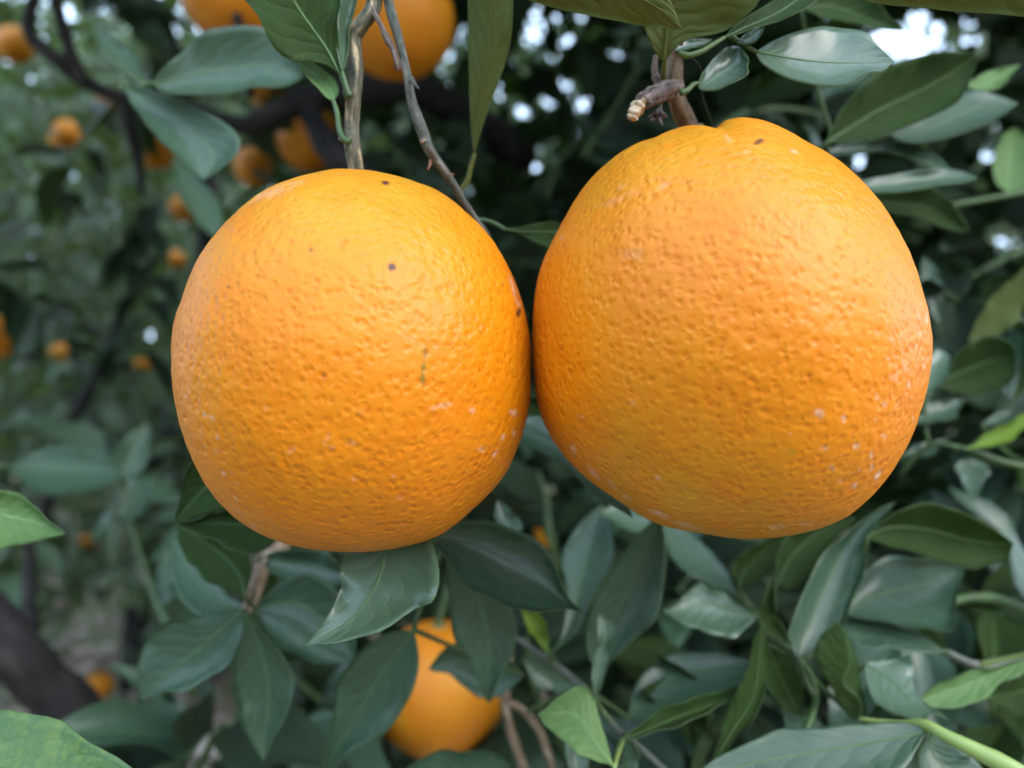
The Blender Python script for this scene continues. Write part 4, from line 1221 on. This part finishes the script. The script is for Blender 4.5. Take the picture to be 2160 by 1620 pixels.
# right of the larger orange, upper
ru = sprig('sprig of pointed green leaves fanning out above the shoulder of the larger orange', [[(1700, 330, .27, 7), (1745, 305, .262, 7), (1790, 290, .26, 6)], [(1740, 308, .262, 6), (1780, 350, .26, 6), (1830, 400, .262, 6), (1850, 440, .27, 5)], [(1990, 436, .33, 6), (2060, 424, .33, 6), (2200, 398, .33, 7)]])
L(ru, .245, (1690, 14), (1906, 63), [(1760, -40), (1830, -12), (1880, 36)], [(1740, 44), (1810, 60), (1860, 63)], tau=15, mat='mid', cup=2)
L(ru, .240, (1742, 302), (2060, 112), [(1776, 232, -2), (1822, 176, -3), (1875, 141, -4), (1945, 117, -4), (2010, 110, -2)], [(1850, 291), (1900, 277), (1950, 258), (2000, 228), (2037, 186), (2054, 150)], tau=-8, sig=10, mat='mid', cup=3, wave=0.8)
L(ru, .262, (1875, 286), (2148, 218), [(1950, 240, 2), (2040, 191, 3), (2100, 199, 1)], [(1920, 305, -3), (1990, 298, -4), (2065, 272, -3), (2112, 245, -1)], tau=52, mat='dark', cup=1)
L(ru, .275, (2034, 178), (2153, 135), [(2086, 150)], [(2060, 192), (2100, 191), (2126, 165)], tau=35, mat='young', cup=1)
L(ru, .255, (1738, 326), (2011, 360), [(1787, 299), (1875, 295), (1928, 305), (1972, 325)], [(1805, 328), (1857, 321), (1910, 336), (1964, 356)], tau=48, mat='dark', cup=1.5)
L(ru, .240, (1800, 395), (2062, 373), [(1822, 380), (1875, 369), (1963, 356), (2018, 358)], [(1850, 407), (1910, 406), (1963, 396), (2033, 386)], tau=42, mat='dark', cup=1.5)
L(ru, .270, (1835, 425), (2046, 491), [(1857, 407), (1928, 397), (1981, 400), (2014, 434)], [(1880, 450), (1928, 460), (1981, 480)], tau=-5, mat='mid', cup=2)
L(ru, .36, (2130, 408), (2142, 268), [(2097, 380), (2099, 330), (2114, 288)], [(2166, 390), (2178, 330), (2162, 285)], tau=10, mat='young', cup=2, label='pale yellowish leaf')

# right of the larger orange, lower
rl = sprig('sprig of shadowed leaves with one glowing yellow-green shoot beside the larger orange', [[(1900, 1000, .30, 5), (1960, 940, .29, 5), (2040, 948, .285, 5), (2120, 975, .29, 6), (2230, 1000, .3, 7)], [(1960, 940, .29, 4), (1950, 880, .29, 4), (1960, 820, .295, 4)]])
L(rl, .295, (1973, 812), (2143, 752), [(2001, 779), (2022, 743), (2065, 715), (2101, 709), (2133, 725)], [(1994, 823), (2047, 834), (2101, 820), (2137, 787)], tau=-12, mat='mid', cup=3)
L(rl, .300, (2178, 550), (2042, 722), [(2112, 608), (2072, 655)], [(2160, 650), (2120, 700), (2075, 716)], tau=-10, mat='olive', side=-1, cup=1)
L(rl, .285, (1946, 835), (2004, 750), [(1950, 765), (1975, 737)], [(1982, 812), (2000, 780)], tau=40, mat='pale', cup=1)
L(rl, .290, (1932, 892), (2034, 843), [(1950, 855), (1990, 845)], [(1975, 890), (2012, 880)], tau=35, mat='dark', cup=1)
L(rl, .300, (1980, 836), (2082, 838), [(2020, 829), (2060, 831)], [(2010, 846), (2050, 848)], tau=60, mat='pale', cup=.5, rib=False)
L(rl, .280, (2035, 947), (2200, 858), [(2085, 914), (2142, 882)], [(2088, 942), (2150, 915)], tau=10, mat='lime', cup=1, label='glowing yellow-green young leaf')
L(rl, .310, (2040, 963), (2051, 1050), [(2016, 985), (2034, 1022)], [(2082, 985), (2071, 1022)], tau=48, mat='pale', cup=1)
L(rl, .300, (1895, 962), (2002, 924), [(1940, 936)], [(1955, 962)], tau=45, mat='dark', cup=.5)
L(rl, .320, (2070, 897), (2146, 862), [(2100, 872)], [(2115, 893)], tau=45, mat='dark', cup=.5)
L(rl, .330, (1985, 690), (1950, 540), [(1952, 640), (1940, 580)], [(1995, 630), (1980, 570)], tau=10, mat='dark', cup=1)
L(rl, .340, (2010, 690), (2130, 640), [(2030, 655), (2090, 635)], [(2060, 690), (2110, 670)], tau=30, mat='mid', cup=1)

# below the gap of the two oranges
gp = sprig('pale teal leaf slanting down through the gap below where the oranges touch', [[(1060, 850, .235, 5), (1080, 880, .225, 5), (1090, 890, .22, 4)]])
L(gp, .215, (1086, 886), (1335, 1092), [(1150, 880, 3), (1230, 930, 3), (1300, 1010, 3)], [(1096, 928, -3), (1151, 960, -4), (1207, 998, -4), (1262, 1046, -3)], tau=42, mat='pale', cup=1)
L(gp, .245, (1085, 838), (1205, 910), [(1130, 835), (1180, 860)], [(1110, 880), (1160, 905)], tau=-10, mat='mid', cup=1)
L(gp, .270, (1262, 1080), (1380, 1110), [(1300, 1062), (1345, 1075)], [(1300, 1105), (1350, 1125)], tau=40, mat='pale', cup=1)

# under the smaller orange
ul = sprig('sprig of drooping leaves under the smaller orange, one pale and curled to a point', [[(900, 1080, .24, 6), (925, 1130, .225, 7), (935, 1160, .225, 6), (948, 1180, .23, 5)], [(920, 1120, .226, 6), (860, 1090, .215, 6), (835, 1080, .205, 5)], [(935, 1160, .226, 5), (900, 1250, .24, 5), (872, 1328, .24, 5)]], mat='stem_green')
L(ul, .169, (835, 1080), (642, 1363), [(745, 1110, 2), (722, 1175, 2), (714, 1243, 1), (692, 1297, 0)], [(908, 1130, -4), (930, 1205, -6), (915, 1262, -7), (862, 1297, -6), (790, 1328, -4), (716, 1351, -2)],
  [(815, 1160, 2), (790, 1240, 3), (735, 1310, 2)], tau=24, sig=-6, mat='pale', wave=0.9, sharp=1.4)
L(ul, .207, (911, 1143), (1228, 1290), [(942, 1111), (1017, 1099), (1087, 1115), (1133, 1145), (1165, 1180), (1183, 1228), (1203, 1265)], [(946, 1178, -4), (982, 1223, -6), (1017, 1252, -7), (1070, 1276, -7), (1122, 1284, -6), (1178, 1284, -3)],
  tau=12, mat='dark', cup=3.5, wave=0.6, sharp=2.2)
L(ul, .235, (944, 1160), (1031, 1487), [(941, 1200), (946, 1261), (957, 1331), (989, 1390)], [(1010, 1205), (1070, 1268), (1089, 1320), (1079, 1385), (1050, 1440)], tau=-10, mat='dark', cup=2.5)
L(ul, .270, (1105, 1425), (903, 1412), [(1045, 1368), (955, 1357)], [(1045, 1470), (1000, 1456), (950, 1424)], tau=0, mat='dark', cup=2)
L(ul, .236, (872, 1330), (682, 1650), [(800, 1345), (740, 1395), (712, 1440), (700, 1520), (688, 1595)], [(884, 1390), (872, 1450), (822, 1532), (738, 1584)], tau=-4, sig=-15, mat='dark', cup=2.5)
L(ul, .240, (1100, 1650), (820, 1650), [(1045, 1592), (980, 1582), (900, 1596)], [(1000, 1690), (900, 1690)], tau=10, mat='dark', cup=2)
L(ul, .245, (1096, 1124), (1050, 1054), [(1056, 1115), (1045, 1085)], [(1102, 1108), (1078, 1075)], tau=30, mat='pale', cup=1)

# star of three leaves, bottom left
sl = sprig('sprig of three broad teal leaves spreading like a star below the smaller orange', [[(560, 1180, .262, 8), (540, 1225, .255, 8), (522, 1262, .247, 8), (514, 1290, .242, 6)]], mat='bark_brown')
L(sl, .236, (511, 1286), (299, 1478), [(422, 1299), (369, 1303), (318, 1335), (295, 1375), (292, 1435)], [(512, 1345), (494, 1392), (458, 1420, -2), (405, 1448, -4), (352, 1456, -4)], tau=4, sig=6, mat='dark', cup=2, wave=0.6,
  M_=[(460, 1335, 2), (400, 1385, 3), (345, 1425, 1)])
L(sl, .232, (518, 1298), (556, 1607), [(506, 1350), (493, 1405), (500, 1472), (522, 1545)], [(562, 1340), (606, 1402), (618, 1455), (606, 1507), (578, 1554)], tau=-4, mat='dark', cup=2.5)
L(sl, .247, (536, 1284), (748, 1395), [(580, 1240), (650, 1205), (712, 1250), (748, 1330)], [(562, 1322, -2), (598, 1357, -3), (642, 1383, -3), (698, 1399, -2)], tau=8, mat='dark', cup=2)
L(sl, .244, (516, 1256), (370, 1104), [(470, 1236), (420, 1204), (388, 1160)], [(532, 1195), (500, 1140), (440, 1118)], tau=10, mat='mid', cup=1.5)
L(sl, .275, (520, 1285), (362, 1135), [(440, 1298), (372, 1240)], [(455, 1225), (405, 1165)], tau=50, mat='dark', cup=1)
L(sl, .260, (540, 1180), (740, 1215), [(600, 1160), (680, 1165)], [(600, 1220), (690, 1240)], tau=15, mat='dark', cup=2)

# tucked behind the smaller orange
tk = sprig('two green leaves peeping from behind the lower curve of the smaller orange', [[(640, 1040, .24, 6), (600, 1080, .225, 6), (560, 1070, .215, 6), (525, 995, .212, 5)]])
L(tk, .208, (525, 988), (369, 1097), [(450, 945), (402, 982), (380, 1040)], [(505, 1052), (460, 1074), (415, 1089)], tau=8, mat='mid', cup=1.5)
L(tk, .204, (590, 1118), (366, 1104), [(540, 1070), (466, 1078), (415, 1096)], [(545, 1162, -3), (498, 1156, -4), (449, 1139, -4), (412, 1122, -2)], tau=18, mat='mid', cup=2.5, sharp=2.4)

# left edge
le = sprig('bright green pointed leaf entering at the photo edge, pale along its lower rim', [[(-220, 1130, .2, 7), (-150, 1100, .195, 6), (-100, 1085, .192, 5)]])
L(le, .190, (-100, 1085), (137, 1126), [(-30, 1036), (20, 1035), (60, 1061), (100, 1096)], [(-20, 1158, -3), (40, 1148, -4), (92, 1137, -2)], tau=20, mat='young', cup=2.5, sharp=2.0, wave=0.3)
lm = sprig('yellow-mottled green leaf close to the lens in the lower corner', [[(-260, 1720, .165, 8), (-200, 1700, .16, 7), (-160, 1680, .158, 6)]])
L(lm, .156, (-160, 1680), (400, 1740), [(-90, 1520), (0, 1498), (70, 1510), (141, 1532), (211, 1571), (300, 1640)], [(0, 1800), (200, 1820)], tau=30, mat='mottled', cup=2, wave=0.4, label='leaf mottled yellow between dark veins')
ld = sprig('large blurred blue-grey leaf hanging alone beyond the bright leaf at the photo edge', [[(-60, 960, .52, 5), (-20, 975, .51, 4), (15, 985, .5, 4)]])
L(ld, .50, (15, 985), (258, 990), [(80, 950), (150, 941), (222, 962)], [(80, 1036), (160, 1042), (232, 1022)], tau=28, mat='dark', cup=4)
L(ld, .55, (330, 1000), (250, 1090), [(270, 1010)], [(320, 1060), (290, 1090)], tau=20, mat='dark', cup=2)

# under the larger orange, middle
um = sprig('upright sprig of grey-green leaves between the hidden orange and the larger orange', [[(1075, 1360, .31, 9), (1068, 1440, .30, 10), (1066, 1490, .30, 10), (1078, 1545, .30, 10), (1112, 1640, .30, 10), 'bark_brown'], [(1072, 1480, .30, 8), (1105, 1500, .30, 8), (1140, 1545, .30, 9), (1170, 1640, .30, 9), 'bark_brown'],
            [(1088, 1345, .262, 6), (1150, 1388, .255, 7), (1190, 1415, .25, 7), (1228, 1450, .24, 6), (1262, 1490, .228, 6), (1300, 1535, .218, 7), (1345, 1572, .215, 7), (1420, 1640, .21, 7)], [(1395, 1088, .245, 5), (1402, 1060, .25, 5), (1420, 1020, .26, 5)]], mat='stem_grey')
L(um, .265, (1165, 1376), (1270, 1062), [(1186, 1335), (1196, 1250), (1184, 1180), (1215, 1113)], [(1214, 1332), (1250, 1262), (1292, 1180), (1287, 1108)], tau=38, sig=-20, mat='dark', cup=2)
L(um, .250, (1158, 1380), (1094, 1272), [(1124, 1342), (1104, 1302)], [(1157, 1340), (1142, 1300)], tau=10, mat='lime', cup=.8)
L(um, .232, (1395, 1090), (1262, 1425), [(1350, 1124), (1298, 1191), (1262, 1252), (1243, 1300), (1238, 1370)], [(1402, 1156), (1397, 1226), (1379, 1296), (1333, 1350), (1288, 1394)], tau=-2, sig=-12, mat='dark', cup=2.5, wave=0.4)
L(um, .222, (1255, 1472), (1266, 1292), [(1249, 1420), (1262, 1360), (1260, 1308)], [(1274, 1430), (1288, 1370), (1298, 1322)], tau=15, mat='pale', cup=1)
L(um, .202, (1296, 1618), (1134, 1507), [(1282, 1570, 2), (1266, 1520, 2), (1251, 1466, 1), (1226, 1446, 0), (1180, 1471, -1)], [(1250, 1601, -3), (1200, 1568, -4), (1155, 1533, -2)], tau=25, sig=-10, mat='young', cup=-1, wave=0.3, sharp=1.7)
L(um, .272, (1325, 1513), (1595, 1398), [(1339, 1450), (1370, 1408), (1430, 1380), (1520, 1378)], [(1375, 1516), (1450, 1482), (1545, 1452)], tau=45, mat='dark', cup=2)
L(um, .205, (1311, 1560), (1605, 1427), [(1345, 1534), (1400, 1497), (1470, 1467), (1545, 1455)], [(1350, 1554, -3), (1410, 1531, -4), (1490, 1501, -4), (1568, 1463, -2)], [(1350, 1546, 3), (1410, 1520, 4), (1490, 1490, 3), (1568, 1460, 1)], tau=20, mat='mid', sharp=2.5)
L(um, .212, (1322, 1548), (1260, 1700), [(1310, 1600), (1270, 1650)], [(1350, 1600), (1320, 1660)], tau=5, mat='dark', cup=1)
L(um, .225, (1200, 1500), (1225, 1660), [(1190, 1560), (1200, 1620)], [(1240, 1560), (1240, 1620)], tau=20, mat='pale', cup=1)
L(um, .280, (1215, 1445), (1100, 1390), [(1180, 1460), (1130, 1440)], [(1170, 1395), (1130, 1380)], tau=0, mat='dark', cup=1)

# bottom right thicket
br = sprig('crowded sprig of curling green leaves below the larger orange', [[(1560, 1255, .30, 9), (1590, 1290, .28, 8), (1640, 1350, .255, 7), (1690, 1395, .245, 7), (1720, 1460, .235, 7), (1700, 1540, .22, 7), (1640, 1640, .215, 7)], [(1690, 1395, .245, 6), (1770, 1330, .25, 6), (1800, 1300, .255, 6)], [(1700, 1420, .243, 6), (1780, 1490, .228, 6), (1815, 1512, .226, 6)],
            [(1990, 1372, .245, 7), (2030, 1392, .243, 13), (2068, 1405, .243, 15), (2110, 1400, .26, 9), (2200, 1390, .3, 8), 'stem_grey']])
L(br, .240, (1832, 1130), (2138, 1146), [(1893, 1078), (1963, 1064), (2033, 1082), (2088, 1110)], [(1850, 1142), (1928, 1167), (2016, 1191), (2069, 1195), (2120, 1178)], tau=-15, mat='mid', cup=3, wave=0.5)
L(br, .250, (1784, 1298), (2034, 1206), [(1797, 1245), (1822, 1208), (1868, 1180), (1963, 1176), (2020, 1188)], [(1857, 1307, -4), (1928, 1325, -6), (1990, 1317, -5), (2012, 1262, -2)], tau=28, mat='dark', cup=3, sharp=2.0, wave=0.8)
L(br, .240, (1685, 1390), (1889, 1059), [(1662, 1345), (1683, 1275), (1720, 1200), (1770, 1138), (1835, 1086)], [(1752, 1349), (1788, 1279), (1810, 1219), (1828, 1156), (1852, 1106)], tau=12, sig=12, mat='dark', cup=2.5, wave=0.5)
L(br, .262, (1640, 1228), (1805, 1092), [(1638, 1182, -3), (1665, 1130, -4), (1730, 1100, -2)], [(1665, 1242, 3), (1702, 1210, 4), (1752, 1145, 2)], tau=20, mat='mid', cup=2)
L(br, .240, (1599, 1298), (1397, 1290), [(1550, 1268), (1515, 1239), (1480, 1225), (1440, 1262)], [(1572, 1325, -3), (1530, 1339, -4), (1480, 1331, -4), (1430, 1308, -2)], tau=28, mat='pale', cup=2, wave=0.6)
L(br, .300, (1558, 1258), (1390, 1095), [(1490, 1228), (1418, 1178)], [(1525, 1190), (1475, 1140), (1425, 1100)], tau=52, mat='dark', cup=1)
L(br, .280, (1560, 1237), (1664, 1126), [(1544, 1200), (1575, 1160), (1620, 1136)], [(1612, 1215), (1643, 1175)], tau=5, mat='mid', cup=1.5)
L(br, .232, (1668, 1354), (1632, 1213), [(1612, 1332), (1603, 1290), (1617, 1245)], [(1650, 1320, -2), (1636, 1280, -3), (1634, 1240, -1)], tau=-5, mat='mid', cup=1)
L(br, .203, (1500, 1618), (1610, 1316), [(1521, 1545), (1553, 1458), (1580, 1402), (1589, 1350)], [(1548, 1562), (1591, 1498), (1612, 1448), (1620, 1384)], [(1540, 1550, -2), (1588, 1474, -2), (1600, 1400, -2)], tau=0, sig=15, mat='mid', sharp=1.2)
L(br, .232, (1692, 1512), (1618, 1358), [(1640, 1482), (1610, 1420)], [(1695, 1452), (1666, 1388)], tau=-5, mat='mid', cup=1)
L(br, .222, (1815, 1514), (1768, 1311), [(1790, 1510), (1752, 1450), (1716, 1380), (1736, 1338)], [(1830, 1500, 4), (1816, 1440, 6), (1808, 1390, 6), (1791, 1345, 3)], [(1812, 1474, -3), (1778, 1441, -4), (1793, 1402, -4), (1787, 1350, -2)], tau=0, mat='mid', sharp=1.0, wave=0.2)
L(br, .245, (2000, 1376), (1772, 1312), [(1935, 1334, 4), (1860, 1306, 5), (1810, 1302, 3)], [(1940, 1376, -4), (1872, 1362, -6), (1808, 1367, -3)], [(1930, 1348, 0), (1860, 1328, 0), (1808, 1322, 0)], tau=48, mat='dark', sharp=1.4)
L(br, .222, (1826, 1398), (2000, 1517), [(1900, 1393), (1932, 1402), (1926, 1440), (1946, 1476)], [(1828, 1460, -3), (1860, 1493, -4), (1912, 1513, -4), (1962, 1505, -2)], tau=42, mat='pale', cup=1, wave=0.8)
L(br, .222, (2240, 1362), (1938, 1482), [(2140, 1394), (2069, 1415), (1998, 1433), (1955, 1455)], [(2160, 1414), (2104, 1449), (2051, 1477), (1980, 1495)], tau=16, mat='young', cup=1.2, label='lime-green leaf')
L(br, .250, (2240, 1440), (2084, 1472), [(2150, 1428)], [(2150, 1502), (2110, 1488)], tau=5, mat='mid', cup=1)
L(br, .300, (1985, 1492), (2155, 1468), [(2060, 1472)], [(2030, 1526), (2082, 1532), (2124, 1502)], tau=45, mat='dark', cup=1)
# nearest big leaf along the bottom edge and its lime petiole
bb = sprig('long glossy leaf on a thick lime-green stem along the bottom edge', [[(1812, 1516, .205, 4), (1893, 1526, .198, 6), (1949, 1528, .192, 13), (1998, 1553, .188, 19), (2060, 1583, .185, 20), (2140, 1625, .182, 18), (2260, 1700, .18, 17)]], mat='stem_young')
L(bb, .188, (1962, 1537), (1425, 1668), [(1893, 1524, 3), (1820, 1524, 5), (1717, 1532, 6), (1611, 1553, 5), (1500, 1604, 3)], [(1930, 1576, -3), (1892, 1622, -6), (1780, 1668, -8), (1600, 1690, -6)], [(1900, 1556, 2), (1752, 1581, 2), (1576, 1612, 2)], tau=22, mat='dark', sharp=1.2, wave=0.4)
L(bb, .198, (1968, 1546), (2110, 1680), [(2012, 1570), (2065, 1612)], [(1930, 1602), (1960, 1660), (2040, 1690)], tau=25, mat='dark', cup=1)
